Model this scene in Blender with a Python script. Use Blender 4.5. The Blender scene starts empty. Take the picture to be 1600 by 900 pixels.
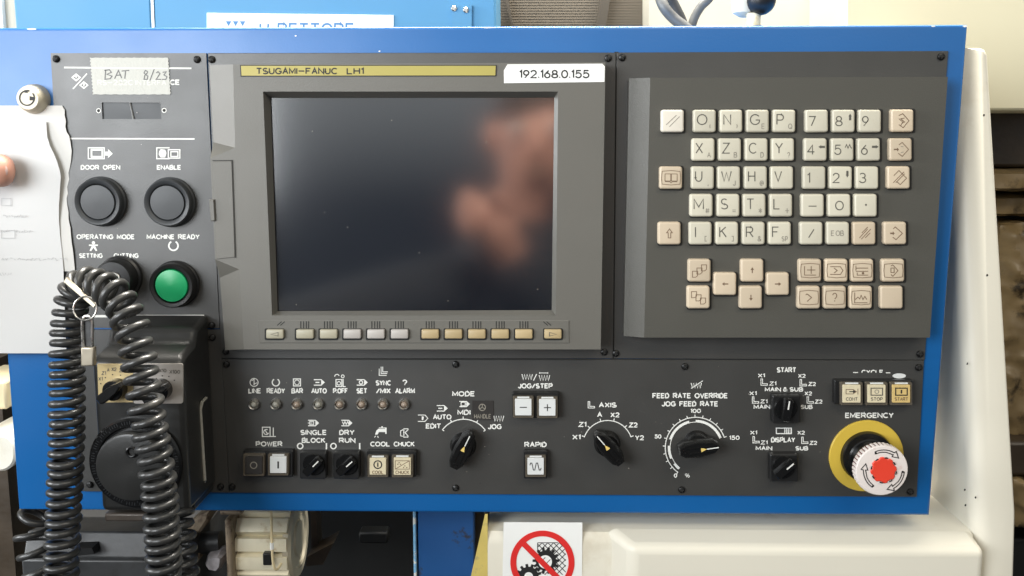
import bpy, bmesh, math, random
from mathutils import Vector, Matrix
random.seed(7)
scn = bpy.context.scene
col = scn.collection
PI = math.pi

# ---------------------------------------------------------------- camera
# world: X right, Y away from the camera, Z up; the console's face is the plane y = 0
FPX = 1500.0
rx, ry, rz = 0.15291027, 0.01691271, 0.00098122
CAM = Vector((0.04346342, -0.72078523, 0.10434373))
def _rot():
    cx, sx, cy, sy, cz, sz = math.cos(rx), math.sin(rx), math.cos(ry), math.sin(ry), math.cos(rz), math.sin(rz)
    Rx = Matrix(((1,0,0),(0,cx,-sx),(0,sx,cx))); Ry = Matrix(((cy,0,sy),(0,1,0),(-sy,0,cy))); Rz = Matrix(((cz,-sz,0),(sz,cz,0),(0,0,1)))
    return Rz @ Rx @ Ry
_R = _rot()
def _m2w(v): return Vector((v[0], v[2], -v[1]))
C_RIGHT, C_DOWN, C_FWD = _m2w(_R[0]), _m2w(_R[1]), _m2w(_R[2])
cam_data = bpy.data.cameras.new('camera')
cam_data.sensor_width = 36.0
cam_data.lens = FPX / 1600.0 * 36.0
cam_data.clip_start = 0.01
cam_data.clip_end = 50
cam = bpy.data.objects.new('camera', cam_data)
m3 = Matrix((C_RIGHT, -C_DOWN, -C_FWD)).transposed()
cam.matrix_world = Matrix.Translation(CAM) @ m3.to_4x4()
col.objects.link(cam)
scn.camera = cam

# ---------------------------------------------------------------- world: soft workshop light, pale ceiling above, dark floor below
world = bpy.data.worlds.new('World'); scn.world = world; world.use_nodes = True
wn = world.node_tree.nodes; wl = world.node_tree.links
bg = wn['Background']
tc = wn.new('ShaderNodeTexCoord'); sp = wn.new('ShaderNodeSeparateXYZ'); cr = wn.new('ShaderNodeValToRGB'); mr = wn.new('ShaderNodeMapRange')
wl.new(tc.outputs['Generated'], sp.inputs[0]); wl.new(sp.outputs['Z'], mr.inputs['Value'])
mr.inputs['From Min'].default_value = -1; mr.inputs['From Max'].default_value = 1
wl.new(mr.outputs[0], cr.inputs[0])
e = cr.color_ramp.elements
e[0].position = 0.0; e[0].color = (0.05, 0.055, 0.065, 1)
e[1].position = 1.0; e[1].color = (0.75, 0.75, 0.72, 1)
k = e.new(0.47); k.color = (0.08, 0.09, 0.11, 1)
k = e.new(0.525); k.color = (0.80, 0.84, 0.85, 1)
wl.new(cr.outputs[0], bg.inputs[0]); bg.inputs[1].default_value = 0.6

def area(name, loc, aim, sx, sy, power, colr):
    d = bpy.data.lights.new(name, 'AREA'); d.shape = 'RECTANGLE'; d.size = sx; d.size_y = sy; d.energy = power; d.color = colr
    o = bpy.data.objects.new(name, d); o.location = loc
    o.rotation_euler = (Vector(aim) - Vector(loc)).to_track_quat('-Z', 'Y').to_euler()
    col.objects.link(o); return o
area('window_light', (-1.41, -1.70, 0.45), (-1.41, 0, 0.45), 1.52, 0.96, 64, (0.93, 0.97, 1.0))
area('side_window_light', (-2.0, -0.48, 0.45), (-0.1, 0, 0.08), 0.9, 0.8, 36, (0.95, 0.98, 1.0))
area('ceiling_tubes', (0.70, -1.45, 1.35), (0.15, 0, -0.1), 1.5, 0.4, 15, (1.0, 0.91, 0.74))
area('face_fill_light', (0.10, 0.25, 1.30), (0.05, -0.95, 0.05), 1.2, 0.25, 115, (1.0, 0.95, 0.86))  # added lamp, brightens the photographer's face for its reflection in the screen
scn.view_settings.view_transform = 'Standard'
scn.view_settings.look = 'None'
scn.view_settings.exposure = 0.0
scn.view_settings.gamma = 1.0

# ---------------------------------------------------------------- measuring on the console face
def ray(px, py):
    return (C_FWD * FPX + C_RIGHT * (px - 800.0) + C_DOWN * (py - 450.0)).normalized()
def P(px, py, h=0.0):            # the point at height h (metres) in front of the console face
    d = ray(px, py); t = (-h - CAM.y) / d.y
    return CAM + d * t
def PP(px, py, pt, n):           # the point on any other real plane
    d = ray(px, py); n = Vector(n); t = (Vector(pt) - CAM).dot(n) / d.dot(n)
    return CAM + d * t
def SX(px, py, h=0.0): return (P(px+1, py, h) - P(px-1, py, h)).length / 2
def SZ(px, py, h=0.0): return (P(px, py+1, h) - P(px, py-1, h)).length / 2

# ---------------------------------------------------------------- materials
def lin(c):
    def f(v):
        v /= 255.0
        return v/12.92 if v <= 0.04045 else ((v+0.055)/1.055)**2.4
    return (f(c[0]), f(c[1]), f(c[2]))
def mat(name, c, rough=0.5, metal=0.0, var=0.10, vscale=25, bump=0.0, bscale=900, spec=0.5, dirt=None, rvar=0.12, coat=0.0, ior=None):
    m = bpy.data.materials.new(name); m.use_nodes = True
    nt = m.node_tree; N = nt.nodes; L = nt.links; b = N['Principled BSDF']
    b.inputs['Roughness'].default_value = rough; b.inputs['Metallic'].default_value = metal
    b.inputs['Specular IOR Level'].default_value = spec
    if ior: b.inputs['IOR'].default_value = ior
    if coat: b.inputs['Coat Weight'].default_value = coat; b.inputs['Coat Roughness'].default_value = 0.12
    t = N.new('ShaderNodeTexCoord'); n = N.new('ShaderNodeTexNoise'); n.inputs['Scale'].default_value = vscale; n.inputs['Detail'].default_value = 6
    L.new(t.outputs['Object'], n.inputs['Vector'])
    mx = N.new('ShaderNodeMix'); mx.data_type = 'RGBA'
    mx.inputs['A'].default_value = tuple(x*(1-var) for x in c) + (1,)
    mx.inputs['B'].default_value = tuple(min(1, x*(1+var)) for x in c) + (1,)
    L.new(n.outputs[0], mx.inputs['Factor'])
    out = mx.outputs['Result']
    if dirt:
        dc, lo, hi, ds = dirt
        n2 = N.new('ShaderNodeTexNoise'); n2.inputs['Scale'].default_value = ds; n2.inputs['Detail'].default_value = 9; n2.inputs['Roughness'].default_value = 0.65
        L.new(t.outputs['Object'], n2.inputs['Vector'])
        r2 = N.new('ShaderNodeMapRange'); r2.inputs['From Min'].default_value = lo; r2.inputs['From Max'].default_value = hi
        L.new(n2.outputs[0], r2.inputs['Value'])
        m2 = N.new('ShaderNodeMix'); m2.data_type = 'RGBA'; m2.inputs['B'].default_value = tuple(dc) + (1,)
        L.new(r2.outputs[0], m2.inputs['Factor']); L.new(out, m2.inputs['A']); out = m2.outputs['Result']
    L.new(out, b.inputs['Base Color'])
    if rvar:
        n3 = N.new('ShaderNodeTexNoise'); n3.inputs['Scale'].default_value = vscale*1.7; n3.inputs['Detail'].default_value = 5
        L.new(t.outputs['Object'], n3.inputs['Vector'])
        r3 = N.new('ShaderNodeMapRange'); r3.inputs['To Min'].default_value = max(0.02, rough-rvar); r3.inputs['To Max'].default_value = min(1, rough+rvar)
        L.new(n3.outputs[0], r3.inputs['Value']); L.new(r3.outputs[0], b.inputs['Roughness'])
    if bump:
        n4 = N.new('ShaderNodeTexNoise'); n4.inputs['Scale'].default_value = bscale; n4.inputs['Detail'].default_value = 3
        L.new(t.outputs['Object'], n4.inputs['Vector'])
        bp = N.new('ShaderNodeBump'); bp.inputs['Strength'].default_value = bump; bp.inputs['Distance'].default_value = 0.0006
        L.new(n4.outputs[0], bp.inputs['Height']); L.new(bp.outputs[0], b.inputs['Normal'])
    return m

MT = dict(
 blue   = mat('blue_paint', (0.004, 0.108, 0.340), 0.37, var=0.08, spec=0.65, bump=0.10, bscale=500, vscale=8, dirt=((0.03,0.09,0.25), 0.66, 0.85, 14)),
 blue2  = mat('pale_blue_paint', (0.085, 0.27, 0.45), 0.60, var=0.05, vscale=6),
 bluec  = mat('chipped_blue_paint', (0.012, 0.085, 0.27), 0.5, var=0.2, vscale=15, dirt=((0.035,0.025,0.012), 0.635, 0.70, 38)),
 chip   = mat('worn_blue_edge', (0.22, 0.48, 0.72), 0.5, var=0.3, vscale=120, dirt=((0.80,0.80,0.76), 0.50, 0.53, 110)),
 plate  = mat('grey_plate_paint', (0.037, 0.036, 0.033), 0.43, var=0.09, spec=0.9, dirt=((0.048,0.045,0.040), 0.58, 0.85, 9), vscale=18, bump=0.16, bscale=1500, rvar=0.09),
 scratch = mat('scratched_paint', (0.085, 0.083, 0.078), 0.5),
 white  = mat('white_ink', (0.78, 0.78, 0.74), 0.6, var=0.08, vscale=300),
 black  = mat('black_plastic', (0.010, 0.010, 0.010), 0.38, var=0.2, bump=0.10, bscale=1200),
 blackg = mat('glossy_black_plastic', (0.006, 0.006, 0.006), 0.22, var=0.2, rvar=0.08),
 blackr = mat('black_cord_rubber', (0.032, 0.032, 0.031), 0.32, var=0.35, vscale=40, dirt=((0.075,0.070,0.062), 0.60, 0.78, 45), bump=0.1, bscale=700),
 screw  = mat('black_screw_steel', (0.015, 0.015, 0.015), 0.3, 0.6, var=0.3),
 steel  = mat('bright_steel', (0.62, 0.60, 0.56), 0.28, 1.0, var=0.15, vscale=90),
 brass  = mat('worn_brass', (0.36, 0.32, 0.25), 0.4, 0.7, var=0.2, vscale=90),
 unit   = mat('warm_grey_moulding', (0.130, 0.124, 0.108), 0.42, var=0.05, vscale=22, bump=0.22, bscale=1700, rvar=0.05),
 unit2  = mat('grey_keypad_moulding', (0.074, 0.071, 0.060), 0.45, var=0.05, vscale=22, bump=0.25, bscale=1700, rvar=0.05),
 screen = mat('dark_screen_glass', (0.006, 0.008, 0.013), 0.105, var=0.1, rvar=0.0, ior=3.0),
 olive  = mat('olive_name_strip', (0.40, 0.34, 0.085), 0.45, var=0.06),
 ink    = mat('black_ink', (0.012, 0.012, 0.012), 0.6, var=0.1),
 inkb   = mat('blue_ink', (0.08, 0.22, 0.42), 0.6, var=0.1),
 keyc   = mat('cream_key_plastic', (0.57, 0.535, 0.43), 0.45, var=0.06, vscale=60, dirt=((0.42,0.37,0.27), 0.62, 0.85, 110)),
 keyb   = mat('beige_key_plastic', (0.57, 0.47, 0.345), 0.42, var=0.06, vscale=60, dirt=((0.42,0.32,0.22), 0.62, 0.85, 110)),
 keyw   = mat('pale_key_plastic', (0.69, 0.64, 0.55), 0.42, var=0.04, vscale=60),
 skey   = mat('aged_soft_key', (0.37, 0.34, 0.25), 0.42, var=0.06, vscale=60),
 skey2  = mat('yellowed_soft_key', (0.42, 0.32, 0.17), 0.42, var=0.10, vscale=60),
 skey3  = mat('pale_soft_key', (0.41, 0.38, 0.35), 0.42, var=0.05, vscale=60),
 legend = mat('faded_legend_ink', (0.09, 0.085, 0.07), 0.6, var=0.15, vscale=300),
 faint  = mat('faint_legend_ink', (0.24, 0.22, 0.18), 0.6, var=0.15, vscale=300),
 brownl = mat('brown_legend_ink', (0.16, 0.10, 0.06), 0.6, var=0.15, vscale=300),
 well   = mat('dark_key_well', (0.012, 0.012, 0.011), 0.7),
 capw   = mat('white_button_cap', (0.66, 0.67, 0.66), 0.3, var=0.04),
 capy   = mat('yellowed_button_cap', (0.66, 0.58, 0.40), 0.3, var=0.08, vscale=120),
 capo   = mat('amber_button_cap', (0.62, 0.45, 0.18), 0.3, var=0.08, vscale=120),
 capd   = mat('dark_button_cap', (0.035, 0.032, 0.030), 0.35, var=0.08),
 rim    = mat('clear_cap_rim', (0.10, 0.085, 0.065), 0.2, var=0.2, vscale=200),
 lens   = mat('grey_lamp_lens', (0.30, 0.29, 0.25), 0.15, var=0.25, vscale=500),
 lensr  = mat('reddish_lamp_lens', (0.29, 0.23, 0.18), 0.15, var=0.25, vscale=500),
 green  = mat('green_button_plastic', (0.012, 0.36, 0.13), 0.35, var=0.05),
 greyb  = mat('dark_grey_button', (0.036, 0.039, 0.042), 0.45, var=0.06),
 yellow = mat('yellow_collar', (0.60, 0.42, 0.055), 0.45, var=0.06, bump=0.1, dirt=((0.4,0.28,0.04),0.6,0.8,60)),
 arrow  = mat('yellow_pointer', (0.75, 0.55, 0.16), 0.5),
 mush   = mat('faded_pink_cap', (0.74, 0.67, 0.63), 0.45, var=0.08, vscale=60, dirt=((0.60,0.42,0.38),0.58,0.75,110)),
 redd   = mat('dark_red_groove', (0.10, 0.02, 0.02), 0.6),
 red    = mat('red_plastic', (0.74, 0.055, 0.028), 0.4, var=0.08),
 redp   = mat('red_print', (0.70, 0.025, 0.022), 0.5, var=0.04),
 paper  = mat('white_paper', (0.60, 0.60, 0.59), 0.8, var=0.02, vscale=12, bump=0.1, bscale=60, rvar=0),
 paper2 = mat('old_paper', (0.60, 0.59, 0.56), 0.8, var=0.05, vscale=20, rvar=0),
 pencil = mat('faint_pencil', (0.45, 0.45, 0.45), 0.8, var=0.2, vscale=300),
 tape   = mat('masking_tape', (0.52, 0.52, 0.48), 0.75, var=0.06, vscale=260, bump=0.35, bscale=500),
 tapeg  = mat('covered_lettering', (0.64, 0.64, 0.60), 0.75, var=0.05),
 grey_ink = mat('grey_marker', (0.12, 0.12, 0.12), 0.6, var=0.3, vscale=300),
 label  = mat('white_label', (0.86, 0.86, 0.83), 0.45, var=0.02),
 cream  = mat('cream_paint', (0.74, 0.70, 0.59), 0.42, var=0.04, vscale=9, bump=0.08, bscale=250, dirt=((0.50,0.42,0.28), 0.60, 0.88, 11)),
 cream2 = mat('pale_wall_paint', (0.62, 0.58, 0.48), 0.6, var=0.03, vscale=5),
 cream3 = mat('yellowed_cabinet_paint', (0.70, 0.65, 0.47), 0.55, var=0.04, vscale=5),
 yedge  = mat('yellowed_edge', (0.60, 0.47, 0.13), 0.6, var=0.25, vscale=60, dirt=((0.35,0.28,0.12),0.55,0.7,120)),
 brown  = mat('brown_grey_louvre', (0.13, 0.108, 0.08), 0.6, var=0.08, vscale=12),
 brownd = mat('dark_brown_louvre', (0.075, 0.062, 0.046), 0.6, var=0.10, vscale=12),
 mud    = mat('oily_brown_casting', (0.22, 0.155, 0.075), 0.38, var=0.35, vscale=28, bump=1.0, bscale=60, dirt=((0.03,0.02,0.010), 0.54, 0.66, 34)),
 mudd   = mat('dark_oily_steel', (0.045, 0.032, 0.020), 0.4, var=0.5, vscale=30, bump=0.6, bscale=120),
 dark   = mat('shade_black', (0.004, 0.004, 0.0032), 0.6, var=0.4, vscale=20),  # near-black colour in place of the shade in deep gaps
 iron   = mat('dark_grey_casting', (0.040, 0.041, 0.042), 0.42, var=0.25, vscale=20, bump=0.3, bscale=150, dirt=((0.02,0.018,0.015),0.55,0.7,30)),
 rust   = mat('rusty_bracket', (0.22, 0.17, 0.115), 0.6, 0.2, var=0.5, vscale=90, bump=0.8, bscale=300, dirt=((0.08,0.05,0.03),0.5,0.62,120)),
 alu    = mat('oily_aluminium', (0.82, 0.75, 0.56), 0.40, 0.12, var=0.15, vscale=60, dirt=((0.45,0.30,0.09), 0.57, 0.70, 34)),
 alud   = mat('aluminium_end_cap', (0.50, 0.45, 0.34), 0.42, 0.2, var=0.2, vscale=60),
 wire   = mat('pale_wire', (0.72, 0.60, 0.36), 0.5, var=0.1),
 cable  = mat('silver_grey_cable', (0.14, 0.14, 0.135), 0.42, 0.05, var=0.25, vscale=80, bump=0.3, bscale=300),
 cabled = mat('dark_grey_cable', (0.07, 0.072, 0.075), 0.5, var=0.25, vscale=80),
 pbody  = mat('pendant_black', (0.020, 0.020, 0.019), 0.34, var=0.3, vscale=40, bump=0.12, bscale=900, dirt=((0.04,0.036,0.03),0.62,0.8,60)),
 lipm   = mat('brownish_lip', (0.085, 0.070, 0.058), 0.4, 0.2, var=0.2, vscale=50),
 ply    = mat('pendant_yellow_plate', (0.55, 0.43, 0.22), 0.35, 0.3, var=0.12, vscale=60),
 plg    = mat('pendant_grey_plate', (0.40, 0.37, 0.34), 0.35, 0.3, var=0.12, vscale=60),
 skin   = mat('skin', (0.56, 0.28, 0.20), 0.5, var=0.12, vscale=60, bump=0.2, bscale=500),
 nail   = mat('finger_nail', (0.52, 0.36, 0.32), 0.3, var=0.06),
 cloth  = mat('dark_shirt', (0.010, 0.011, 0.013), 0.85, var=0.2, vscale=40),
 cloth2 = mat('dark_trousers', (0.02, 0.022, 0.03), 0.85, var=0.2, vscale=40),
 hair   = mat('brown_hair', (0.035, 0.022, 0.014), 0.6, var=0.3, vscale=120),
 eyew   = mat('eye_white', (0.7, 0.7, 0.68), 0.3),
)

def vary(m, amt):      # each object of this material a slightly different shade
    nt = m.node_tree; b = nt.nodes['Principled BSDF']; src = b.inputs['Base Color'].links[0].from_socket
    oi = nt.nodes.new('ShaderNodeObjectInfo'); r = nt.nodes.new('ShaderNodeMapRange'); h = nt.nodes.new('ShaderNodeHueSaturation')
    r.inputs['To Min'].default_value = 1-amt; r.inputs['To Max'].default_value = 1+amt*0.6
    nt.links.new(oi.outputs['Random'], r.inputs['Value']); nt.links.new(r.outputs[0], h.inputs['Value']); nt.links.new(src, h.inputs['Color']); nt.links.new(h.outputs[0], b.inputs['Base Color'])
for k_ in ('keyc','keyb','skey','skey2','skey3'): vary(MT[k_], 0.10)
# ---------------------------------------------------------------- mesh building
WLOC = {}
def shift_poly(poly, d):         # inset a convex polygon of (x, z) by d
    n = len(poly); a = sum(poly[i][0]*poly[(i+1) % n][1] - poly[(i+1) % n][0]*poly[i][1] for i in range(n))
    s = 1 if a > 0 else -1; out = []
    for i in range(n):
        p0, p1, p2 = Vector(poly[i-1]), Vector(poly[i]), Vector(poly[(i+1) % n])
        e1 = (p1-p0); e2 = (p2-p1)
        if e1.length < 1e-9 or e2.length < 1e-9: out.append(tuple(p1)); continue
        e1.normalize(); e2.normalize()
        n1 = Vector((-e1.y, e1.x))*s; n2 = Vector((-e2.y, e2.x))*s
        b = n1+n2
        b = b/ max(1e-6, b.dot(n1)) if b.length > 1e-6 else n1
        out.append(tuple(p1 + b*d))
    return out
class MB:
    def __init__(s): s.v = []; s.f = []; s.m = []; s.mats = []
    def mi(s, m):
        if m not in s.mats: s.mats.append(m)
        return s.mats.index(m)
    def add(s, vs, fs, m):
        o = len(s.v); k = s.mi(m); s.v += [tuple(v) for v in vs]
        for f in fs: s.f.append(tuple(i+o for i in f)); s.m.append(k)
    def loft(s, rings, m, cap0=True, cap1=True, closed=True):
        n = len(rings[0]); vs = [v for r in rings for v in r]; fs = []
        for i in range(len(rings)-1):
            for j in range(n if closed else n-1):
                a = i*n+j; b = i*n+(j+1) % n; fs.append((a, b, b+n, a+n))
        if cap0: fs.append(tuple(range(n)))
        if cap1: fs.append(tuple((len(rings)-1)*n + j for j in range(n)))
        s.add(vs, fs, m)
    def prism(s, poly, prof, m, cap0=False, m_top=None):   # poly of world (x,z); prof = [(inset, h)] from the back to the front
        rings = []
        for ins, h in prof:
            q = shift_poly(poly, ins) if ins else poly
            rings.append([(x, -h, z) for x, z in q])
        if m_top:
            s.loft(rings, m, cap0, False); s.add(rings[-1], [tuple(range(len(poly)))], m_top)
        else: s.loft(rings, m, cap0, True)
    def lathe(s, c, prof, m, seg=40, cap0=False, cap1=True, ax=None):     # about -Y through c (x,z): prof = [(r, h)]
        rings = [[(c[0]+r*math.cos(2*PI*j/seg), -h, c[1]+r*math.sin(2*PI*j/seg)) for j in range(seg)] for r, h in prof]
        s.loft(rings, m, cap0, cap1)
    def box(s, a, b, m):
        x0,y0,z0 = a; x1,y1,z1 = b
        s.add([(x0,y0,z0),(x1,y0,z0),(x1,y1,z0),(x0,y1,z0),(x0,y0,z1),(x1,y0,z1),(x1,y1,z1),(x0,y1,z1)],
              [(0,1,2,3),(4,5,6,7),(0,1,5,4),(1,2,6,5),(2,3,7,6),(3,0,4,7)], m)
    def tube(s, path, r, m, sides=10, caps=True):
        path = [Vector(p) for p in path]; n = len(path); rr_ = r if isinstance(r, (list, tuple)) else [r]*n
        t0 = (path[1]-path[0]).normalized(); up = Vector((0,0,1)) if abs(t0.z) < 0.9 else Vector((1,0,0))
        u = t0.cross(up).normalized(); rings = []
        for i in range(n):
            t = (path[min(i+1,n-1)] - path[max(i-1,0)]).normalized()
            u = (u - t*u.dot(t)).normalized(); w = t.cross(u)
            rings.append([tuple(path[i] + (u*math.cos(2*PI*j/sides) + w*math.sin(2*PI*j/sides))*rr_[i]) for j in range(sides)])
        s.loft(rings, m, caps, caps)
    # flat printing on the face at height h; coordinates are pixels of the photo measured on that face
    def ribbon(s, pts, w, h, m, closed=False):
        q = [P(x, y, h) for x, y in pts]; hw = w*SX(pts[0][0], pts[0][1], h)/2
        n = len(q); A = []; B = []
        for i in range(n):
            if closed: d0 = q[i]-q[i-1]; d1 = q[(i+1) % n]-q[i]
            else: d0 = q[i]-q[max(i-1,0)] if i else q[1]-q[0]; d1 = q[min(i+1,n-1)]-q[i] if i < n-1 else q[-1]-q[-2]
            d0 = d0.normalized(); d1 = d1.normalized()
            n0 = Vector((-d0.z, 0, d0.x)); n1 = Vector((-d1.z, 0, d1.x)); b = n0+n1
            b = b/max(0.35, b.dot(n0)) if b.length > 0.2 else n0
            A.append(q[i]+b*hw); B.append(q[i]-b*hw)
        vs = A+B; fs = [(i, i+1, n+i+1, n+i) for i in range(n-1)]
        if closed: fs.append((n-1, 0, n, 2*n-1))
        s.add(vs, fs, m)
    def fill(s, pts, h, m): s.add([P(x, y, h) for x, y in pts], [tuple(range(len(pts)))], m)
    def text(s, t, cx, cy, w, cap, h, m, bold=0.18):     # painted stroke lettering; bold = stroke width / cap height
        lay = []; x = 0.0
        for ch in t:
            if ch == ' ': x += 0.42; continue
            g = SF[ch]; xs = [p[0] for pl in g for p in pl]; x -= min(xs); lay.append((x, g)); x += max(xs) + (0.30 if bold < 0.25 else 0.34)
        x0 = min(ox+p[0] for ox, g in lay for pl in g for p in pl); x1 = max(ox+p[0] for ox, g in lay for pl in g for p in pl)
        sw = cap*bold; fx = (w-sw)/max(1e-6, x1-x0) if x1-x0 > 0.05 else 1.0; fy = cap-sw
        for ox, g in lay:
            for j, pl in enumerate(g):
                q = [(cx + (ox+a-(x0+x1)/2)*fx, cy + (b-0.5)*fy) for a, b in pl]
                s.ribbon(q, sw, h + j*0.000012, m)
    def build(s, name, parent=None, origin=None, smooth=35, bevel=None, fix=True):
        if origin is None:
            xs = list(zip(*s.v)); origin = tuple((min(q)+max(q))/2 for q in xs)
        me = bpy.data.meshes.new(name)
        me.from_pydata([(x-origin[0], y-origin[1], z-origin[2]) for x, y, z in s.v], [], s.f)
        for m in s.mats: me.materials.append(m)
        me.polygons.foreach_set('material_index', s.m)
        if fix:
            bm = bmesh.new(); bm.from_mesh(me); bmesh.ops.recalc_face_normals(bm, faces=bm.faces); bm.to_mesh(me); bm.free()
        if smooth:
            me.polygons.foreach_set('use_smooth', [True]*len(me.polygons)); me.set_sharp_from_angle(angle=math.radians(smooth))
        me.update()
        o = bpy.data.objects.new(name, me); col.objects.link(o); place(o, origin, parent)
        if bevel:
            b = o.modifiers.new('edge', 'BEVEL'); b.width = bevel[0]; b.segments = bevel[1]; b.limit_method = 'ANGLE'; b.angle_limit = math.radians(35)
        return o
def place(o, origin, parent):
    w = Vector(origin); WLOC[o.name] = w
    if parent is not None: o.parent = parent; o.location = w - WLOC[parent.name]
    else: o.location = w
def thing(name, loc, label, cat, group=None):
    o = bpy.data.objects.new(name, None); col.objects.link(o); place(o, loc, None); o.empty_display_size = 0.02
    return tag(o, label, cat, group)
def tag(o, label, cat, group=None, kind=None):
    if label: o['label'] = label
    if cat: o['category'] = cat
    if group: o['group'] = group
    if kind: o['kind'] = kind
    return o
def dup(o, origin, parent):
    c = o.copy(); col.objects.link(c); place(c, origin, parent); return c

def arc(cx, cy, rx_, ry_, a0, a1, n=14):      # degrees, counter-clockwise as seen, y down in the photo
    return [(cx + rx_*math.cos(math.radians(a0+(a1-a0)*i/n)), cy - ry_*math.sin(math.radians(a0+(a1-a0)*i/n))) for i in range(n+1)]
def rrect(cx, cy, w, h, r, n=4):
    out = []
    for (sx, sy, a) in ((1,-1,0),(-1,-1,90),(-1,1,180),(1,1,270)):
        out += arc(cx+sx*(w/2-r), cy+sy*(h/2-r), r, r, a, a+90, n)
    return out
def W(pts, h): return [(P(x, y, h).x, P(x, y, h).z) for x, y in pts]
def XZ(px, py, h=0): q = P(px, py, h); return (q.x, q.z)

# stroke letters for the key legends, in a 0..1 box with y down
def _A(*a): return arc(*a)
SF = {
 'O': [_A(.5,.5,.5,.5,0,360,22)], 'N': [[(0,1),(0,0),(.85,1),(.85,0)]],
 'G': [_A(.5,.5,.5,.5,40,330,18)+[(.95,.55),(.55,.55)]],
 'P': [[(0,1),(0,0),(.5,0)]+_A(.5,.28,.3,.28,90,-90,8)+[(0,.56)]], 'X': [[(0,0),(.8,1)],[(.8,0),(0,1)]],
 'Z': [[(.05,0),(.85,0),(0,1),(.9,1)]], 'C': [_A(.5,.5,.5,.5,45,315,18)], 'Y': [[(0,0),(.42,.5),(.84,0)],[(.42,.5),(.42,1)]],
 'U': [[(0,0),(0,.6)]+_A(.4,.6,.4,.4,180,360,10)+[(.8,0)]], 'W': [[(0,0),(.25,1),(.5,.1),(.75,1),(1,0)]],
 'H': [[(0,0),(0,1)],[(.8,0),(.8,1)],[(0,.48),(.8,.48)]], 'V': [[(0,0),(.42,1),(.84,0)]],
 'M': [[(0,1),(0,0),(.48,.8),(.96,0),(.96,1)]],
 'S': [_A(.42,.26,.36,.26,40,270,12)+_A(.42,.76,.4,.24,90,-150,12)], 'T': [[(0,0),(.84,0)],[(.42,0),(.42,1)]],
 'L': [[(0,0),(0,1),(.7,1)]], 'I': [[(.3,0),(.3,1)]], 'K': [[(0,0),(0,1)],[(.75,0),(0,.55)],[(.25,.38),(.8,1)]],
 'R': [[(0,1),(0,0),(.5,0)]+_A(.5,.26,.3,.26,90,-90,8)+[(0,.52)],[(.4,.52),(.85,1)]],
 'F': [[(0,1),(0,0),(.75,0)],[(0,.48),(.6,.48)]], 'E': [[(.7,0),(0,0),(0,1),(.7,1)],[(0,.48),(.6,.48)]],
 'Q': [_A(.5,.5,.5,.5,0,360,18),[(.6,.7),(.95,1.05)]], 'A': [[(0,1),(.42,0),(.84,1)],[(.18,.62),(.66,.62)]],
 'B': [[(0,0),(.45,0)]+_A(.45,.24,.25,.24,90,-90,6)+[(0,.48)],[(0,.48),(.5,.48)]+_A(.5,.74,.28,.26,90,-90,6)+[(0,1),(0,0)]],
 'D': [[(0,0),(.35,0)]+_A(.35,.5,.45,.5,90,-90,10)+[(0,1),(0,0)]], 'J': [[(.6,0),(.6,.7)]+_A(.3,.7,.3,.3,0,-170,8)],
 '0': [_A(.4,.5,.4,.5,0,360,20)], '1': [[(.15,.2),(.4,0),(.4,1)]], '2': [_A(.4,.3,.36,.3,170,-35,12)+[(.02,1),(.82,1)]],
 '3': [_A(.38,.26,.34,.26,150,-80,10)+_A(.38,.74,.4,.27,90,-160,10)], '4': [[(.6,1),(.6,0),(0,.72),(.85,.72)]],
 '5': [[(.75,0),(.15,0),(.08,.46)]+_A(.38,.66,.4,.34,125,-160,12)], '6': [[(.6,0),(.1,.5)]+_A(.4,.68,.36,.32,160,-200,16)],
 '7': [[(0,0),(.8,0),(.3,1)]], '8': [_A(.4,.25,.32,.25,-90,270,14),_A(.4,.75,.4,.25,90,450,14)],
 '9': [_A(.4,.32,.36,.32,-20,340,16)+[(.2,1)]], '-': [[(0,.5),(1,.5)]], '/': [[(0,1),(.7,0)]], '.': [[(.05,1),(.06,.86)]],
 '(': [_A(.8,.5,.5,.6,140,220,6)], ')': [_A(0,.5,.5,.6,40,-40,6)], '?': [_A(.4,.3,.32,.3,170,-50,10)+[(.4,.7)],[(.4,.86),(.4,1)]],
 ',': [[(.4,.8),(.3,1.1)]], '@': [_A(.5,.55,.5,.5,-30,290,14),_A(.5,.55,.2,.2,0,360,8)], '#': [[(.3,0),(.2,1)],[(.75,0),(.65,1)],[(0,.33),(1,.33)],[(0,.66),(1,.66)]],
 '=': [[(0,.35),(.9,.35)],[(0,.7),(.9,.7)]], '*': [[(.5,0),(.5,1)],[(.05,.25),(.95,.75)],[(.95,.25),(.05,.75)]], '+': [[(0,.5),(1,.5)],[(.5,0),(.5,1)]],
 '%': [_A(.2,.25,.2,.25,0,360,10),_A(.8,.75,.2,.25,0,360,10),[(.2,1),(.8,0)]], '[': [[(.6,0),(.1,0),(.1,1),(.6,1)]], ']': [[(.1,0),(.6,0),(.6,1),(.1,1)]], '&': [[(.9,1),(.25,.3)]+_A(.42,.18,.2,.18,200,-40,8)+[(.1,.65)]+_A(.35,.78,.28,.22,170,330,8)+[(.9,.55)]],
}
def stroke_text(mb, t, x, y, w, hgt, sw, h, m, gap=0.28):    # x,y = top-left pixel of the first letter, w = letter width
    for i, ch in enumerate(t):
        for j, pl in enumerate(SF.get(ch, [])):
            mb.ribbon([(x + i*w*(1+gap) + a*w, y + b*hgt) for a, b in pl], sw, h + j*0.00001, m)

HP = 0.002                 # plates stand 2 mm off the blue face
HI = HP + 0.00015          # printing on them

# ================================================================ the console
console = thing('control_console', P(742, 803), 'blue machine control console with grey face plates, dark screen and cream key pad', 'control console')

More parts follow.
